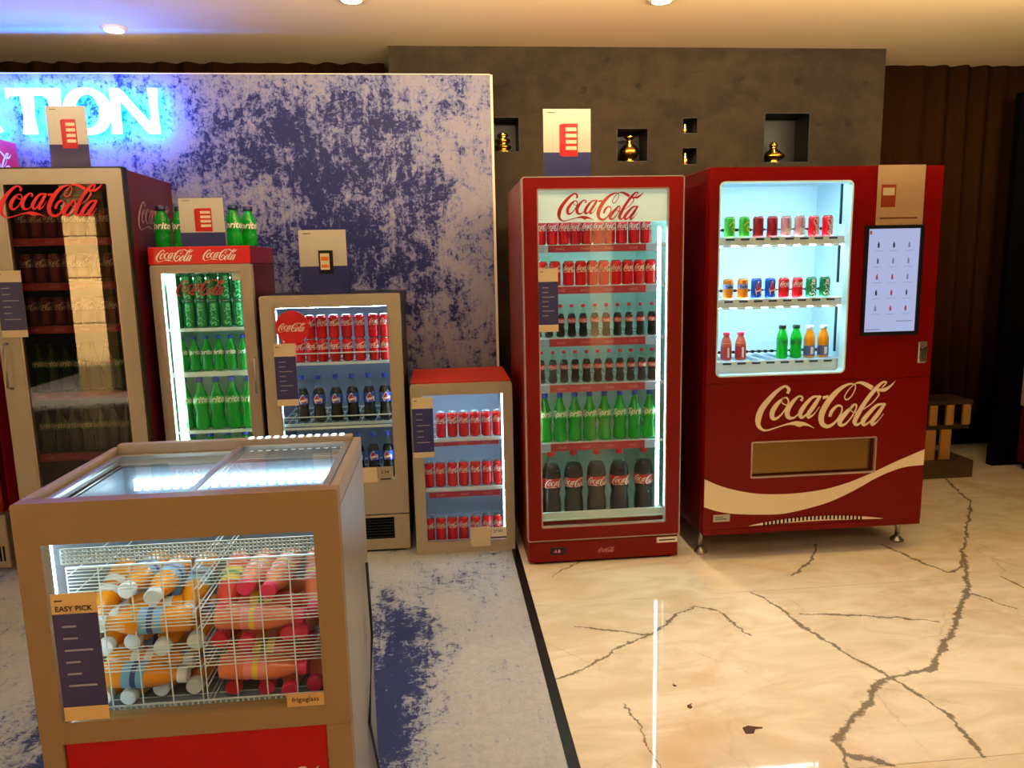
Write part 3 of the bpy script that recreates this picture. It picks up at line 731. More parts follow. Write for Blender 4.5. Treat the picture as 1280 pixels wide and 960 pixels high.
# ------------------------------------------------------------------ medium cooler with round badge
R0 = (-.895, 3.83); W, D, H = .697, .585, 1.369
f4 = cooler('medium_cooler', 'mid-height beige-framed cooler with a round red badge on its door', (R0[0], R0[1], 0), W, D, H, .212, .066, .636, .384, 1.313, BLACK, BEIGE, LINERG, .30)
MB().box(.43, .615, -.001, .004, .075, .19, .002).build('vent_recess', MATTE, f4)
mb = MB()
for k in range(7): mb.box(.435, .61, -.004, 0, .082 + k * .0155, .087 + k * .0155)
mb.build('vent_louvre', BLACK, f4)
led_strip(f4, .062, .06, .42, 1.29, LEDW, .008); led_strip(f4, .64, .06, .42, 1.29, LEDW, .006)
MB().box(.03, W - .03, .12, .135, 1.30, 1.304).build('led_bar', LEDW, f4)
for zt, zb in ((1.067, 1.009), (.735, .671)):
    s = shelf(f4, W, D, zb + .012 if zt > 1 else zb + .03, th=.014)
    q = MB().box(.068, .63, .052, .055, zb + .012, zt).build('clear_guard', ACRYLIC, s)
    MB().box(.066, .632, .05, .057, zb, zb + .011).box(.066, .632, .05, .057, zt, zt + .005).box(.066, .072, .05, .057, zb, zt).box(.626, .632, .05, .057, zb, zt).build('guard_rim', WIRE, s)
shelf(f4, W, D, .385)
mk4 = lambda: can('cola_can', .12, .0275, CANRED, let_script)
nm = 'mid-height cooler'
xs4 = [.100, .165, .225, .283, .346, .411, .476, .548, .606]
row('canC', mk4, R0, xs4, .1, 1.022, 'lower stacked red cola can', 'top shelf of ' + nm, 'can', 'lower layer of red cans in the mid-height cooler', .5)
row('canC', mk4, R0, xs4, .1, 1.143, 'upper stacked red cola can', 'top shelf of ' + nm, 'can', 'upper layer of red cans in the mid-height cooler', .5)
mt = lambda: bottle('blue_label_bottle', .25, .0335, BOTTLE_CLEAR, CAPB, COLA, .72, 'cola', LABB, bl_thumb, .40, .60)
row('botT', mt, R0, [.165, .249, .338, .423, .509, .592], .1, .702, 'blue-labelled cola bottle with blue cap', 'middle shelf of ' + nm, 'bottle', 'blue-labelled bottles on the middle shelf')
row('botT', mt, R0, [.095, .185, .268, .352, .437, .517, .594], .1, .386, 'blue-labelled cola bottle with blue cap', 'bottom shelf of ' + nm, 'bottle', 'blue-labelled bottles on the bottom shelf')
bg = empty('round_badge', (R0[0] + .155, R0[1] - .004, 1.211)); tag(bg, 'round red badge with white script on the mid-height cooler glass', 'badge')
MB().lathe([(.081, 0), (.083, .002), (.083, .004)], 40, axis='y').build('disc', PRINTRED, bg)
mb = MB(); script(mb, .14, 0, 0, -.0006, 4); mb.build('lettering', WHITE, bg)
card('info_notice', 'blue and cream notice below the round badge on the mid-height cooler', (R0[0] + .055, R0[1] - .009, .81), .11, .322, .255, None, 'notice', PAPER, NAVY, lines=7, foot=.035, acrylic=False)
card('display_card', 'acrylic card with a dark box cooler picture standing on the mid-height cooler', (-.685, 3.835, 1.371), .235, .32, .14, 'box', lower=NAVY)
o = MB().box(.436, .54, -.004, -.001, .388, .468).build('paper_label', PAPER); o.location = (R0[0], R0[1], 0); tag(o, 'cream paper label at the bottom of the mid-height cooler glass', 'label')
mb = MB().box(.542, .622, -.004, -.001, .388, .468); mb.mi = 1; mb.text('5.94', .024, .58, .44, -.0045, bold=.01); mb.box(.555, .61, -.0045, -.004, .398, .406)
o = mb.build('price_label', [BEIGE, BLACK]); o.location = (R0[0], R0[1], 0); tag(o, 'small price sticker beside the cream label on the mid-height cooler', 'label')

# ------------------------------------------------------------------ slim cooler of green bottles
R0 = (-1.417, 3.87); W, D, H = .487, .53, 1.532
gf = cooler('slim_cooler', 'slim grey-beige framed cooler full of green bottles with a red header box', (R0[0], R0[1], 0), W, D, H, .12, .046, .436, .2, 1.498, mat('slim_side_red', '#520a1a', .35), BEIGE2, LINERT, .24)
led_strip(gf, .074, .06, .26, 1.48, LEDG, .026, False); led_strip(gf, .43, .06, .26, 1.48, LEDG, .006, False)
MB().box(.04, W - .04, .1, .115, 1.462, 1.466).build('led_bar', LEDG, gf)
hb = MB().box(0, W, .006, D, H + .002, 1.62, .003).build('header_box', mat('slim_header_shaded', '#7a1230', .35), gf)  # body colour darkened for the shaded side, front plate kept bright
MB().box(0, W, 0, .0055, H + .002, 1.62, .002).build('header_front', mat('bright_red', '#c80c14', .35), hb)
for x, w_ in ((.128, .185), (.344, .17)):
    mb = MB(); script(mb, w_, x, 1.578, -.001, 4); mb.build('header_lettering', WHITE, hb)
mb = MB(); script(mb, .34, 0, 0, 0, 4); q = mb.build('side_lettering', mat('dim_pink_print', '#8a4050', .5), gf); q.location = (W + .001, .27, 1.44); q.rotation_euler = (0, 0, PI / 2)
MB().tube([(W - .012, -.002, 1.06), (W - .012, -.03, 1.06), (W - .012, -.03, .88), (W - .012, -.002, .88)], .006).build('handle', STEEL, gf)
for z, th in ((1.212, .016), (.986, .024), (.679, .016), (.39, .014)): shelf(gf, W, D, z, th=th)
nm = 'slim green-filled cooler'
mgc = lambda: can('lemon_lime_can', .138, .0285, CANG, let_sprite_dim)
xg = [.082, .143, .204, .265, .326, .387]
row('canG', mgc, R0, xg, .1, 1.214, 'lower stacked green can', 'top shelf of ' + nm, 'can', 'lower green cans in the slim cooler', .6)
row('canG', mgc, R0, xg, .1, 1.3525, 'upper stacked green can', 'top shelf of ' + nm, 'can', 'upper green cans in the slim cooler', .6)
mss = lambda: bottle('lemon_lime_bottle', .182, .028, BOTTLE_GREEN, CAPB, None, .7, 'cola', LABG, bl_sprite, .46, .6)
row('botSs', mss, R0, [.088, .149, .210, .271, .332, .393], .1, .988, 'small green bottle', 'second shelf of ' + nm, 'bottle', 'small green bottles in the slim cooler')
ms2 = lambda: bottle('lemon_lime_bottle', .274, .039, BOTTLE_GREEN, CAPB, None, .7, 'cola', LABLG, bl_sprite, .5, .64)
row('botSm', ms2, R0, [.078, .159, .240, .321, .402], .1, .681, 'tall green bottle', 'third shelf of ' + nm, 'bottle', 'tall green bottles on the third shelf')
row('botSm', ms2, R0, [.100, .190, .280, .370], .1, .392, 'tall green bottle', 'fourth shelf of ' + nm, 'bottle', 'tall green bottles on the fourth shelf')
mst = lambda: bottle('lemon_lime_bottle', .205, .038, BOTTLE_GREEN, mat('navy_cap', '#141c48', .4), None, .7, 'straight', LABG, bl_sprite, .42, .58)
for i, (x, y) in enumerate(((.042, .11), (.122, .14), (.392, .11), (.442, .21))):
    put('botSt', mst, (R0[0] + x, R0[1] + y, 1.6205), 'squat green bottle on the slim cooler header, %s' % ('leftmost', 'second from left, partly behind the card', 'right of the card', 'rightmost and rearmost')[i], 'bottle', 'green bottles on top of the slim cooler')
mb = MB(); script(mb, .25, .238, 1.418, .0105, 4); mb.build('glass_lettering', mat('dull_red_print', '#a01820', .5), gf)
MB().box(.39, .434, .008, .011, 1.45, 1.495).build('glass_sticker', mat('pale_green_sticker', '#a8b8a8', .5), gf)
card('display_card', 'acrylic card with a red cooler picture standing on the slim cooler header', (-1.256, 3.873, 1.6215), .216, .234, .066, 'red')

# ------------------------------------------------------------------ dark tall cooler at left
R0 = (-2.092, 3.75); W, D, H = .634, .665, 1.984
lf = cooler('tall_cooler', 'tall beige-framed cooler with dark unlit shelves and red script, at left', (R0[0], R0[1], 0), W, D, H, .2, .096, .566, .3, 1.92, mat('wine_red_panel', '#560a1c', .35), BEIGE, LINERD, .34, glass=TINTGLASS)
MB().box(-.001, W + .001, -.002, .05, H + .0005, H + .006).box(W + .0005, W + .007, 0, .05, .2, H + .006).build('edge_trim', BLACK, lf)
mb = MB(); script(mb, .47, .31, 1.838, -.001, 5); mb.build('glass_lettering', mat('glass_red_print', '#d0141c', .45), lf)
mb = MB(); script(mb, .46, 0, 0, 0, 4); q = mb.build('side_lettering', mat('side_white_print', '#a88088', .5), lf); q.location = (W + .0025, .37, 1.78); q.rotation_euler = (0, 0, PI / 2)
MB().tube([(.035, -.002, 1.18), (.035, -.035, 1.17), (.035, -.035, .97), (.035, -.002, .96)], .007).build('handle', STEEL, lf)
MB().tube([(.535, .062, .34), (.535, .062, 1.9)], .005).build('shelf_upright', STEEL, lf)
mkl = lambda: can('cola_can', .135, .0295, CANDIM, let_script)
for z in (1.67, 1.459, 1.252, .926, .616): shelf(lf, W, D, z, strip=(z - .036, z - .002), sx0=.08, sx1=.55, mtl=mat('shaded_shelf', '#8a5a50', .5))  # unlit cooler: shade put into the shelf colour
nm = 'dark left cooler'
xl = [.115 + .0645 * k for k in range(7)]
for z, wh in ((1.672, 'top'), (1.461, 'second'), (1.254, 'third')):
    row('canD', mkl, R0, xl, .105, z, 'dim red can', '%s shelf of %s' % (wh, nm), 'can', 'dim red cans on the %s shelf of the dark cooler' % wh)
msl = lambda: bottle('lemon_lime_bottle', .235, .0305, clear_mat('shaded_green_bottle', '#3c8a50', 1.5, .6, '#1c6a30', translucent=True), CAPD, None, .7, 'cola', LABG, bl_sprite, .5, .64)  # bottle green darkened to carry the lack of light here
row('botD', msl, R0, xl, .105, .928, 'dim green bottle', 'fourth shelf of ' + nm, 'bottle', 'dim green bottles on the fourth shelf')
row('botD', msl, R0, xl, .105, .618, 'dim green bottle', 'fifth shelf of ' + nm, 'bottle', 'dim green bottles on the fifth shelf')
card('info_notice', 'blue and cream notice on the dark left cooler, cut by the photo edge', (R0[0] + .02, R0[1] - .009, 1.205), .12, .318, .262, None, 'notice', PAPER, NAVY, lines=6, foot=.036, acrylic=False)
card('display_card', 'acrylic card with a red cooler picture standing on the dark left cooler', (-1.77, 3.76, 1.992), .178, .272, .1, 'red', lower=PURP)

# ------------------------------------------------------------------ far-left machine, mostly outside the frame
R0 = (-2.96, 3.87); W, D, H = .72, .76 - .22, 2.2
fm = empty('tall_cooler', (R0[0], R0[1] , 0)); tag(fm, 'tallest red cooler at the far left edge, only its top corner and base seen', 'cooler')
MB().box(0, W, .052, D, .3, H, .006).build('cabinet', mat('rose_red_panel', '#d01c3c', .4), fm)
frame_ring(MB(), 0, W, .31, H, .07, W - .07, .4, H - .2, 0, .05).build('door_frame', RED, fm)
MB().box(.071, W - .071, .014, .02, .401, H - .201).build('glass_pane', GLASS, fm)
MB().box(0, W, 0, D, .01, .296, .008).build('base_panel', BEIGE2, fm)
mb = MB()
for k in range(12): mb.box(W - .03 - k * .018, W - .022 - k * .018, -.002, .002, .05, .13)
mb.build('vent_slots', MATTE, fm)
mb = MB(); script(mb, .42, 0, 0, 0, 4); q = mb.build('side_lettering', WHITE, fm); q.location = (W + .002, D - .28, 2.07); q.rotation_euler = (0, 0, PI / 2)
mb = MB(); script(mb, .1, W - .06, .362, -.001, 3); mb.build('front_lettering', WHITE, fm)

# ------------------------------------------------------------------ vending machine
V0 = (1.272, 3.45); W, D, H = 1.15, .78, 1.924; zb = .137
vm = empty('vending_machine', (V0[0], V0[1], 0)); tag(vm, 'large red drinks vending machine with lit window and white wave, on the right', 'vending machine')
wx0, wx1, wz0, wz1 = .049, .697, .942, 1.856
fx0, fx1, fz0, fz1 = .24, .885, .427, .606
mb = MB().box(0, .03, .05, D, zb, H, .003).box(W - .03, W, .05, D, zb, H, .003).box(.03, W - .03, D - .03, D, zb, H).box(.03, W - .03, .05, D - .03, zb, zb + .04).box(.03, W - .03, .05, D - .03, H - .04, H)
mb.box(.03, .235, .09, D - .03, zb + .04, .9).box(.89, W - .03, .09, D - .03, zb + .04, .9).box(.03, W - .03, .45, D - .03, .62, .9)
mb.box(.745, W - .03, .09, D - .03, .9, H - .04)
mb.build('cabinet', mat('vending_side_red', '#50060a', .25), vm)
fp = MB(); frame_ring(fp, 0, .745, .905, H, wx0, wx1, wz0, wz1, 0, .05, .004, .022)
fp.box(.7455, W, 0, .05, .905, H); frame_ring(fp, 0, W, zb + .03, .9035, fx0, fx1, fz0, fz1, 0, .05, .003, .006)
fp.box(0, W, .001, .05, zb, zb + .0285, .002)
front = fp.build('front_panel', mat('vending_red', '#700102', .32, spec=.18, coat=.04), vm)
mb = MB(); frame_ring(mb, wx0 - .004, wx1 + .004, wz0 - .004, wz1 + .004, wx0 + .003, wx1 - .003, wz0 + .003, wz1 - .003, -.003, .051, .026, .02); mb.build('window_trim', mat('cyan_white_trim', '#bfe4ec', .4), vm)
MB().box(wx0 + .004, wx1 - .004, .012, .017, wz0 + .004, wz1 - .004).build('window_glass', GLASS, vm)
mb = MB(); iy = .42
mb.box(.031, .744, iy, iy + .004, .915, 1.88).box(.031, .035, .052, iy, .915, 1.88).box(.74, .744, .052, iy, .915, 1.88).box(.035, .74, .052, iy, 1.876, 1.88).box(.035, .74, .052, iy, .911, .915)
mb.build('liner', LINERB, vm)
trays = [(1.604, 1.566), (1.307, 1.268), (1.003, .945)]
for i, (z1, z0) in enumerate(trays):
    mb = MB().box(.037, .738, .062, .075, z0, z1); 
    for k in range(9): mb.box(.09 + k * .078, .1 + k * .078, .064, .41, z1 - .006, z1)
    mb.box(.037, .738, .075, .085, z1 - .006, z1 - .001).box(.037, .738, .39, .41, z1 - .01, z1 - .002)
    if i < 2:
        for k in range(8): mb.lathe([(.022, z0 - .008), (.022, z0 + .001)], 10, .115 + k * .078, .07)
    s = mb.build('tray', mat('tray_grey', '#dde4e8', .35), vm)
    mb = MB()
    for k in range(8):
        x = .105 + k * .074; mb.box(x, x + .042, .058, .0615, z1 - .014, z1 - .005)
    mb.build('price_tag', mat('tag_slate', '#2c4258', .4), s)
    if i < 2: MB().box(.04, .735, .09, .11, z0 - .006, z0 + .004).build('tray_light', LEDW, s)
    zr = z1 + (.04 if i < 2 else .035); mb = MB().tube([(.08, .17, zr), (.69, .17, zr)], .004, 6)
    for k in range(18): mb.box(.09 + k * .034, .104 + k * .034, .164, .176, zr - .007, zr + .007)
    mb.build('pusher_rail', BLACK, s)
MB().box(.04, .735, .09, .11, 1.868, 1.874).build('top_light', LEDW, vm)
mb = MB().box(.672, .682, .058, .066, 1.66, 1.85).box(.672, .682, .058, .066, 1.38, 1.56).box(.672, .682, .058, .066, 1.04, 1.262); mb.build('window_strut', mat('slate_strut', '#183040', .4), vm)
# swoosh wave
T = [(0, .432), (.068, .399), (.151, .37), (.276, .343), (.443, .334), (.611, .346), (.736, .373), (.861, .417), (.986, .47), (1.149, .533)]
B_ = [(0, .288), (.072, .262), (.155, .245), (.28, .234), (.405, .231), (.531, .25), (.656, .281), (.781, .333), (.905, .397), (1.031, .440), (1.149, .450)]
def interp(L, x):
    for i in range(len(L) - 1):
        if L[i][0] <= x <= L[i + 1][0] + 1e-9:
            p0, p1, p2, p3 = L[max(i - 1, 0)], L[i], L[i + 1], L[min(i + 2, len(L) - 1)]
            u = (x - p1[0]) / (p2[0] - p1[0]); m1 = (p2[1] - p0[1]) / (p2[0] - p0[0]) * (p2[0] - p1[0]); m2 = (p3[1] - p1[1]) / (p3[0] - p1[0]) * (p2[0] - p1[0])
            return (2 * u ** 3 - 3 * u * u + 1) * p1[1] + (u ** 3 - 2 * u * u + u) * m1 + (-2 * u ** 3 + 3 * u * u) * p2[1] + (u ** 3 - u * u) * m2
def fixw(x): return interp(T, x), interp(B_, x)
mb = MB(); n = 70; prev = None
for k in range(n + 1):
    x = .001 + 1.147 * k / n; t1, b1 = fixw(x); mid = (t1 + b1) / 2
    wd = max(.006, t1 - b1)
    cur = [mb.bm.verts.new((x, -.0012, mid + wd / 2)), mb.bm.verts.new((x, -.0012, mid - wd / 2))]
    if prev: mb.bm.faces.new((prev[0], cur[0], cur[1], prev[1]))
    prev = cur
mb.build('wave_graphic', CREAM, front)
mb = MB(); script(mb, .715, .61, .778, -.0014, 8); mb.build('script_lettering', CREAM, front)
mb = MB(); n = 30; prev = None
for k in range(n + 1):
    u = k / n; x = .235 + .71 * u; zt = .176 + .032 * math.sin(PI * u) ** .8 + .001; z0_ = .1755 + .008 * math.sin(PI * u)
    cur = [mb.bm.verts.new((x, -.0012, zt)), mb.bm.verts.new((x, -.0012, z0_))]
    if prev: mb.bm.faces.new((prev[0], cur[0], cur[1], prev[1]))
    prev = cur
mb.build('vent_graphic', CREAM, front)
mb = MB()
for k in range(26):
    x = .31 + k * .0205; u = (x - .235) / .71; zt = .176 + .032 * math.sin(PI * u) ** .8
    mb.box(x, x + .009, -.003, -.0013, zt - .018, zt + .004, .001)
mb.build('vent_slots', MATTE, front)
mb = MB().box(.05, .135, -.002, -.0005, .207, .244); mb.mi = 1; mb.box(.06, .12, -.0024, -.002, .219, .223).box(.06, .1, -.0024, -.002, .23, .233); mb.build('rating_sticker', [mat('silver_sticker', '#a8a898', .5), BLACK], front)
MB().box(fx0 + .002, fx1 - .002, .03, .036, fz0 + .002, fz1 - .002).build('delivery_flap', mat('brown_mirror', '#8a6a3c', .12, metal=.9), vm)
mb = MB(); frame_ring(mb, fx0 - .004, fx1 + .004, fz0 - .004, fz1 + .004, fx0 + .003, fx1 - .003, fz0 + .003, fz1 - .003, -.003, .01, .008, .004); mb.build('flap_trim', TRIM, vm)
tc = MB(); frame_ring(tc, .768, 1.062, 1.118, 1.648, .784, 1.046, 1.136, 1.632, -.012, 0, .006, .003); tc.box(.783, 1.047, -.0055, -.0005, 1.135, 1.633)
ts = tc.build('touch_screen', BLACK, vm)
MB().box(.785, 1.045, -.007, -.006, 1.137, 1.631).build('lit_display', SCREEN, ts)
mb = MB()
cols = [[3, 3, 2], [1, 2, 2], [0, 0, 2], [3, 0, 1], [2, 0, 0]]
for r_, rowc in enumerate(cols):
    for k, cc in enumerate(rowc):
        x = .785 + .26 * (.2 + .3 * k); z = 1.556 - r_ * .076; mb.mi = cc
        mb.box(x - .0045, x + .0045, -.0078, -.007, z - .014, z + .006).box(x - .002, x + .002, -.0078, -.007, z + .006, z + .013)
        mb.mi = 2; mb.box(x - .022, x + .022, -.0075, -.007, z - .03, z - .0285)
mb.mi = 0; mb.box(.79, .8, -.0075, -.007, 1.605, 1.622); mb.mi = 2; mb.box(.79, .87, -.0075, -.007, 1.146, 1.15).box(.95, 1.03, -.0075, -.007, 1.185, 1.189)
mb.build('screen_icons', [led('icon_red', '#d02848', .6), led('icon_green', '#487888', .45), led('icon_grey', '#8c98b4', .55), led('icon_dark', '#202438', .3)], ts)
mb = MB().box(1.062, 1.07, -.004, 0, 1.12, 1.63).build('screen_side_strip', mat('smoked_strip', '#3a0d08', .2), vm)
lk = MB().box(1.072, 1.118, -.012, 0, .975, 1.082, .006).build('lock_plate', STEEL, vm)
MB().lathe([(.016, -.03), (.018, -.012)], 16, 1.095, 1.045, 'y').box(1.088, 1.102, -.03, -.012, .985, 1.03, .003).build('lock_handle', mat('dark_steel', '#6a6058', .3, metal=.9), lk)
for x in (.035, W - .035):
    for y in (.13, D - .08):
        lg = MB().lathe([(.012, .03), (.012, zb - .002)], 12, x, y).build('leg', STEEL, vm)
        MB().lathe([(.034, 0), (.036, .008), (.016, .03), (.014, .034)], 18, x, y).build('foot', STEEL, lg)
po = empty('acrylic_poster', (V0[0] + .815, V0[1] - .008, 1.637)); tag(po, 'clear acrylic poster holder with faint red machine print on the vending machine corner', 'poster')
mb = MB().box(.001, .239, .003, .004, .001, .29); mb.mi = 1; mb.box(.022, .095, .0024, .003, .095, .2); mb.mi = 2; mb.box(.02, .21, .0024, .003, .04, .047); mb.mi = 3
mb.box(.03, .088, .002, .0024, .15, .185); mb.build('print_sheet', [mat('glossy_beige_sheet', '#c8a480', .12), mat('faded_red_print', '#a83c28', .3), mat('brown_print', '#7a3c28', .3), PAPER], po)
MB().box(-.003, .243, 0, .0015, -.002, .298).build('acrylic_sheet', ACRYLIC, po)
# drinks in the vending machine
vz = 1.606; nm = 'of the vending machine window'
xv = [.143, .217, .287, .358, .428, .498, .569, .640]
def cyl(nm_, body, letf, h=.1, r=.0255): return lambda: can(nm_, h, r, body, letf)
grp = [('vLime', cyl('lime_can', CANL, let_swirl), 'green can with yellow swirl', 'lime green cans in the vending machine'), ('vRed', cyl('cola_can', CANDARK, None), 'plain dark red can', 'plain red cans in the vending machine'), ('vFade', cyl('cola_can', CANP, let_faded), 'faded pinkish can', 'faded cans in the vending machine'), ('vScript', cyl('cola_can', CANRED, let_script_up), 'red can with white vertical script', 'script cans in the top row')]
for g, (k, mkr, what, grn) in enumerate(grp):
    for j in (0, 1): put(k, mkr, (V0[0] + xv[2 * g + j], V0[1] + .115, vz), '%s, %s of its pair, top row, vending machine' % (what, ('left', 'right')[j]), 'can', grn, (0, 0, .3 if k == 'vLime' else .1))
grp = [('vOr', cyl('orange_can', CANO, let_fruit), 'orange fruit soda can', 'orange cans in the vending machine'), ('vBl', cyl('blue_can', CANBL, lambda o, h, r: let_thumb(o, h, r, .45, 1.0)), 'blue can with red emblem', 'blue cans in the vending machine'), ('vRs', cyl('cola_can', CANRED, let_script), 'red can with white script', 'red cans in the middle row'), ('vGs', cyl('lemon_lime_can', CANG, let_sprite_up), 'green can with white vertical lettering', 'green cans in the middle row')]
for g, (k, mkr, what, grn) in enumerate(grp):
    for j in (0, 1): put(k, mkr, (V0[0] + xv[2 * g + j], V0[1] + .115, 1.309), '%s, %s of its pair, middle row, vending machine' % (what, ('left', 'right')[j]), 'can', grn)
def vjuice(): 
    o = bottle('juice_bottle', .14, .0265, mat('pink_juice_body', '#c85848', .3), CAPP, None, .7, 'straight', mat('red_wrap', '#b83030', .4), None, .08, .5)
    band(o, .0262, .14 * .52, .14 * .62, YEL, 'yellow_band'); MB().box(-.004, .006, -.0283, -.026, .016, .066).build('print', WHITE, o); return o
def vspr(): return bottle('lemon_lime_bottle', .168, .0275, BOTTLE_GREEN, CAPD, None, .7, 'straight', LABG, None, .42, .56)
def vora():
    o = bottle('orange_juice_bottle', .162, .0275, JUICE, CAPW, None, .7, 'straight', mat('slate_label', '#5a5c8c', .4), None, .08, .38)
    MB().box(-.006, .008, -.0292, -.027, .02, .056).build('print', WHITE, o); return o
for k, mkr, what, xs_, grn in (('vJ', vjuice, 'pink-capped red juice bottle', (.141, .215), 'juice bottles in the vending machine'), ('vS', vspr, 'green bottle with dark green cap', (.430, .502), 'green bottles in the vending machine'), ('vO', vora, 'orange juice bottle with white cap', (.573, .645), 'orange juice bottles in the vending machine')):
    for j in (0, 1): put(k, mkr, (V0[0] + xs_[j], V0[1] + .115, 1.005), '%s, %s of its pair, bottom row, vending machine' % (what, ('left', 'right')[j]), 'bottle', grn)

# ------------------------------------------------------------------ chest cooler in the foreground
F0 = (-.887, 1.55); W, D, H = .657, .5, 1.038
cf = empty('chest_cooler', (F0[0], F0[1], 0)); tag(cf, 'tan-framed chest cooler with glass front and lid, piled with juice bottles, in the foreground', 'cooler')
gx0, gx1, gz0, gz1 = .05, .602, .548, .948
mb = MB(); frame_ring(mb, 0, W, .498, H, gx0, gx1, gz0, gz1, 0, .035, .006, .003)
mb.box(0, .045, 0, .035, .03, .4978, .003).box(W - .055, W, 0, .035, .03, .4978, .003); fr = mb.build('front_frame', GOLDB, cf)
MB().box(gx0 + .001, gx1 - .001, .01, .015, gz0 + .001, gz1 - .001).build('front_glass', GLASS, cf)
rp = MB().box(.046, W - .056, .006, .03, .04, .497, .004).build('red_panel', mat('chest_red', '#ac0a04', .35, spec=.25), cf)
mb = MB(); script(mb, .44, .36, .328, .0045, 6); mb.build('script_lettering', CREAM, rp)
mb = MB().box(0, .025, .036, D, .03, .99).box(W - .025, W, .036, D, .03, .99).box(.025, W - .025, D - .025, D, .03, .99).box(.025, W - .025, .036, D - .025, .03, .5)
mb.build('cabinet', mat('brushed_side', '#a8a29c', .3, metal=.6), cf)
mb = MB().box(.0255, .029, .037, D - .026, .502, .985).box(W - .029, W - .0255, .037, D - .026, .502, .985).box(.029, W - .029, D - .029, D - .0255, .502, .985).box(.029, W - .029, .037, D - .029, .5005, .504)
mb.build('liner', mat('chest_liner', '#8f9aa6', .35), cf)
mb = MB().tube([(W + .006, .42, .7), (W + .012, .4, .5), (W + .004, .3, .3), (W + .012, .42, .05)], .004); mb.build('power_cord', BLACK, cf)
mb = MB().box(W - .02, W, .036, D, .991, H - .001, .004).box(0, .02, .036, D, .991, H - .001, .004).box(.02, W - .02, D - .03, D, .991, H + .01, .004)
mb.build('top_rim', BEIGE2, cf)
for a, b, zz in ((.022, .35, 1.016), (.335, W - .022, 1.028)):
    lid = empty('sliding_lid', (0, 0, 0)); lid.parent = cf
    MB().box(a + .018, b - .018, .055, D - .05, zz, zz + .004).build('lid_glass', LIDGLASS, lid)
    mb = MB().box(a, a + .017, .038, D - .032, zz - .004, zz + .008, .002).box(b - .017, b, .038, D - .032, zz - .004, zz + .008, .002).box(a + .017, b - .017, .038, .054, zz - .004, zz + .008, .002).box(a + .017, b - .017, D - .049, D - .032, zz - .004, zz + .008, .002)
    mb.build('lid_frame', STEEL, lid)
# perforated strips and lights
def perforated(x0, x1, z0, z1, y, nx, nz, sk=0):
    mb = MB(); t_ = (z1 - z0) / nz
    for k in range(nz + 1): z = z0 + t_ * k; mb.box(x0, x1, y, y + .002, z - t_ * .17, z + t_ * .17)
    dx = (x1 - x0) / nx
    for k in range(nx + 1):
        x = x0 + dx * k; mb.poly([(x - dx * .15, z0), (x + dx * .15, z0), (x + dx * .15 + sk, z1), (x - dx * .15 + sk, z1)], y, y + .002)
    return mb
perforated(.06, .595, .885, .918, .052, 60, 4).build('perforated_light_strip', WIRE, cf)
perforated(.06, .595, .512, .546, .052, 44, 3).build('perforated_floor_strip', WIRE, cf)
MB().box(.05, .6, .075, .085, .93, .934).build('front_led', LEDCH, cf)
mb = MB()
for k in range(22): mb.box(.06 + k * .025, .072 + k * .025, D - .045, D - .035, .925, .955)
mb.build('lid_reflection_dots', LEDCH, cf)  # added glowing dots standing in for LED reflections on the lid
mb = MB()
for k in range(12): mb.box(.36 + k * .022, .371 + k * .022, D - .024, D - .006, H + .0102, H + .0125)
mb.build('rim_led_diodes', LEDS, cf)
MB().box(.035, .045, .045, .055, .52, .93).build('corner_led', LEDCH, cf)
# wire baskets
for bi, (x0, x1) in enumerate(((.06, .322), (.332, .598))):
    bk = empty('wire_basket', (F0[0], F0[1], 0)); tag(bk, 'white wire basket, %s half of the foreground chest cooler' % ('left' if bi == 0 else 'right'), 'basket', 'wire baskets in the chest cooler')
    for (z0, z1, nw) in ((.622, .678, 8), (.722, .778, 8), (.815, .862, 7)):
        mb = MB()
        for k in range(nw): z = z0 + (z1 - z0) * k / (nw - 1); mb.box(x0, x1, .066, .0675, z - .0009, z + .0009)
        mb.build('front_wires', WIRE, bk)
    mb = MB()
    for k in range(5): x = x0 + (x1 - x0) * k / 4; mb.box(x - .0012, x + .0012, .0676, .0695, .506, .868)
    mb.box(x0, x1, .064, .07, .868, .872)
    for x in (x0, x1):
        for k in range(8): z = .52 + .047 * k; mb.box(x - .001, x + .001, .07, .45, z - .001, z + .001)
    mb.box(x0, x1, .448, .452, .868, .872)
    for k in range(6): y = .08 + .07 * k; mb.box(x0, x1, y - .001, y + .001, .505, .507)
    mb.build('basket_frame', WIRE, bk)
MB().box(.3255, .3285, .06, .46, .505, .9).build('divider', ACRYLIC, cf)
def ojuice(cap, liq, lab, stripe, key):
    def f():
        o = bottle('juice_bottle', .2, .029, liq, cap, None, .7, 'straight', lab, None, .3, .55, seg=14)
        band(o, .0298, .2 * .40, .2 * .46, stripe, 'label_stripe'); return o
    return f
kinds = {'oW': (ojuice(CAPW, JUICE, mat('white_label', '#e8e4e0', .4), CANO, 'a'), 'orange juice bottle with white cap'),
         'oB': (ojuice(CAPW, JUICE, LBLUE, mat('navy_stripe', '#30448c', .4), 'b'), 'orange juice bottle with light blue label'),
         'oR': (ojuice(CAPR, JUICER, YEL, mat('green_stripe', '#4c8c30', .4), 'c'), 'red drink bottle with red cap'),
         'oP': (ojuice(CAPP, mat('peach_drink', '#e87848', .3, coat=.3), mat('pink_label', '#f08c90', .4), YEL, 'd'), 'peach drink bottle with pink cap')}
place = ['left', 'centre-left', 'centre-right', 'right']
levels = ['lowest', 'second', 'third', 'fourth', 'top']
rng = random.Random(3)
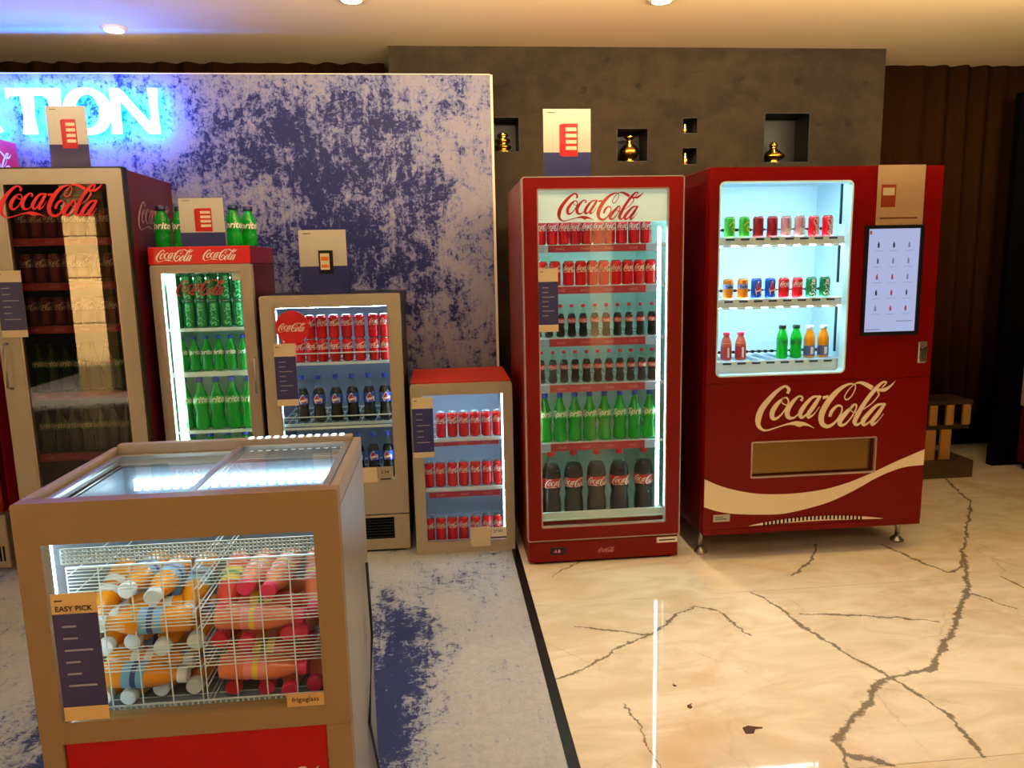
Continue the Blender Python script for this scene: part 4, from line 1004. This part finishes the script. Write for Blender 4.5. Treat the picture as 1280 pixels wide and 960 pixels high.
for bi, x0 in enumerate((.062, .334)):
    ks = ('oW', 'oB') if bi == 0 else ('oR', 'oP'); side = 'left' if bi == 0 else 'right'
    for lv in range(5):
        z = .536 + lv * .0615
        if lv in (1, 3) and True:
            # two bottles lying across, one behind the other, and one cap-forward beside them
            flip = (lv + bi) % 3 == 0
            for j in range(3):
                k = ks[(j + lv) % 2]; mkr, what = kinds[k]
                x = x0 + (.24 if flip else .02); ry = (-PI / 2 if flip else PI / 2) + rng.uniform(-.1, .1)
                put(k, mkr, (F0[0] + x, F0[1] + .105 + j * .064, z), '%s lying sideways, %s layer, %s basket, %s' % (what, levels[lv], side, ('frontmost', 'middle row', 'rearmost')[j]), 'bottle', 'bottles piled in the chest cooler', (0, ry, rng.uniform(-.12, .12) ))
        else:
            for j in range(4):
                k = ks[(j * 3 + lv + (j == 2)) % 2]; mkr, what = kinds[k]
                if lv == 4 and j in (0, 3) : tl = rng.uniform(.25, .4)
                else: tl = rng.uniform(-.05, .05)
                put(k, mkr, (F0[0] + x0 + .033 + j * .0635, F0[1] + .30 + rng.uniform(-.02, .02), z + (.005 if tl > .2 else 0)), '%s facing forward, %s layer, %s basket, %s' % (what, levels[lv], side, place[j]), 'bottle', 'bottles piled in the chest cooler', (PI / 2 + tl, 0, rng.uniform(-.1, .1)))
card('info_notice', 'navy and tan notice headed EASY PICK on the foreground chest cooler glass', (F0[0] + .056, F0[1] - .006, .552), .095, .292, .245, None, 'notice', mat('tan_paper', '#d8b070', .6), PURP, lines=6, foot=.034, acrylic=False, title='EASY PICK')
mb = MB().box(.522, .602, -.003, -.0005, .548, .578); mb.mi = 1; mb.text('frigoglass', .016, .562, .563, -.0035, bold=.01)
o = mb.build('maker_sticker', [mat('tan_sticker', '#c89a5c', .5), BLACK]); o.location = (F0[0], F0[1], 0); tag(o, 'small tan maker sticker at the lower right of the chest cooler glass', 'sticker')

# ------------------------------------------------------------------ brass pieces in the wall niches
def brass(prof, loc, label, s=1.0, name='brass_vase', extra=None):
    o = empty(name, loc); tag(o, label, 'ornament', 'brass ornaments in the wall niches')
    MB().lathe([(r * s, z * s) for r, z in prof], 24).build('body', BRASS, o)
    if extra: extra(o, s)
flask = [(.035, 0), (.045, .006), (.02, .014), (.045, .03), (.062, .055), (.058, .085), (.03, .11), (.016, .12), (.016, .14), (.03, .15), (.034, .158), (.02, .162)]
stack = [(.06, 0), (.062, .01), (.03, .02), (.05, .03), (.05, .042), (.025, .052), (.045, .064), (.044, .078), (.02, .088), (.035, .1), (.03, .112), (.012, .12)]
small = [(.024, 0), (.026, .006), (.016, .014), (.022, .03), (.018, .045), (.01, .055), (.013, .064), (.008, .072)]
drop = [(.045, 0), (.05, .006), (.03, .014), (.062, .03), (.07, .045), (.05, .065), (.022, .085), (.02, .1), (.028, .108), (.018, .12), (.01, .128)]
brass(stack, (.43, 4.8, 2.184), 'stepped brass vase in the niche beside the blue backdrop', 1.05)
brass(flask, (1.232, 4.79, 2.121), 'round brass flask in the niche right of the display card', 1.0)
brass(small, (1.585, 4.78, 2.287), 'tiny brass ornament in the upper small niche', .95, 'brass_figure')
brass(small, (1.59, 4.78, 2.099), 'tiny brass ornament in the lower small niche', 1.1, 'brass_figure')
brass(drop, (2.18, 4.79, 2.107), 'low brass oil pot in the largest niche at right', 1.05, 'brass_pot')
for x, z in ((1.232, 2.3), (.43, 2.37), (2.2, 2.39), (1.595, 2.37), (1.595, 2.19)):
    lamp('SPOT', 'niche_lamp', (x, 4.74, z), (x, 4.80, z - .2), .9, WARM, .01, spot=110)

# ------------------------------------------------------------------ far right: stand, low box, edge of another cooler
st_ = empty('wooden_stand', (3.42, 4.75, 0)); tag(st_, 'small gold-coloured wooden stand on a dark box below the curtain', 'stand')
MB().box(-.2, .16, -.12, .12, .5, .53, .004).build('stand_top', mat('dark_wood', '#2c1c10', .5), st_)
for x in (-.15, -.03, .09): MB().box(x, x + .055, -.12, -.1, .36, .499, .003).build('upper_panel', WOOD, st_)
MB().box(-.2, .14, -.115, .1, .33, .359).build('mid_rail', mat('dark_wood', '#2c1c10', .5), st_)
for x in (-.17, -.06): MB().box(x, x + .075, -.12, -.1, .1205, .329, .003).build('lower_panel', WOOD, st_)
MB().box(-.22, .16, -.16, .12, 0, .12, .004).build('base_box', mat('brown_box', '#4a3820', .6), st_)
rc = empty('display_cooler', (4.02, 4.3, 0)); tag(rc, 'sliver of another cooler, beige above dark red, at the right edge', 'cooler')
MB().box(0, .5, 0, .45, .45, 1.0, .01).build('upper_body', BEIGE2, rc)
MB().box(.005, .495, .005, .445, .05, .449, .01).build('lower_body', DRED, rc)
MB().box(.03, .47, .03, .42, 0, .049).build('plinth', MATTE, rc)

# ------------------------------------------------------------------ scraps on the marble
for (x, y, s, rz, lb) in ((.95, 2.114, .03, .4, 'brown torn scrap lying on the marble floor, largest of the three'), (.799, 2.262, .014, 1.2, 'small dark scrap on the marble floor left of the largest'), (.787, 2.392, .009, 2.0, 'tiniest dark speck of litter on the marble floor')):
    mb = MB(); P = [(-1, -.3), (-.2, -.7), (.5, -.25), (1.3, -.5), (1.35, -.35), (.6, 0), (.3, .6), (-.6, .5)]
    v = [mb.bm.verts.new((a * s, b * s, .0012 + .004 * s * 30 * (i % 2))) for i, (a, b) in enumerate(P)]; u = [mb.bm.verts.new((a * s, b * s, .0004)) for a, b in P]
    mb.bm.faces.new(v); mb.bm.faces.new(u[::-1])
    for i in range(len(P)): j = (i + 1) % len(P); mb.bm.faces.new((u[i], u[j], v[j], v[i]))
    o = mb.build('litter_scrap', mat('scrap_brown', '#4a2410', .6)); o.location = (x, y, 0); o.rotation_euler = (0, 0, rz); tag(o, lb, 'litter', 'scraps on the floor')
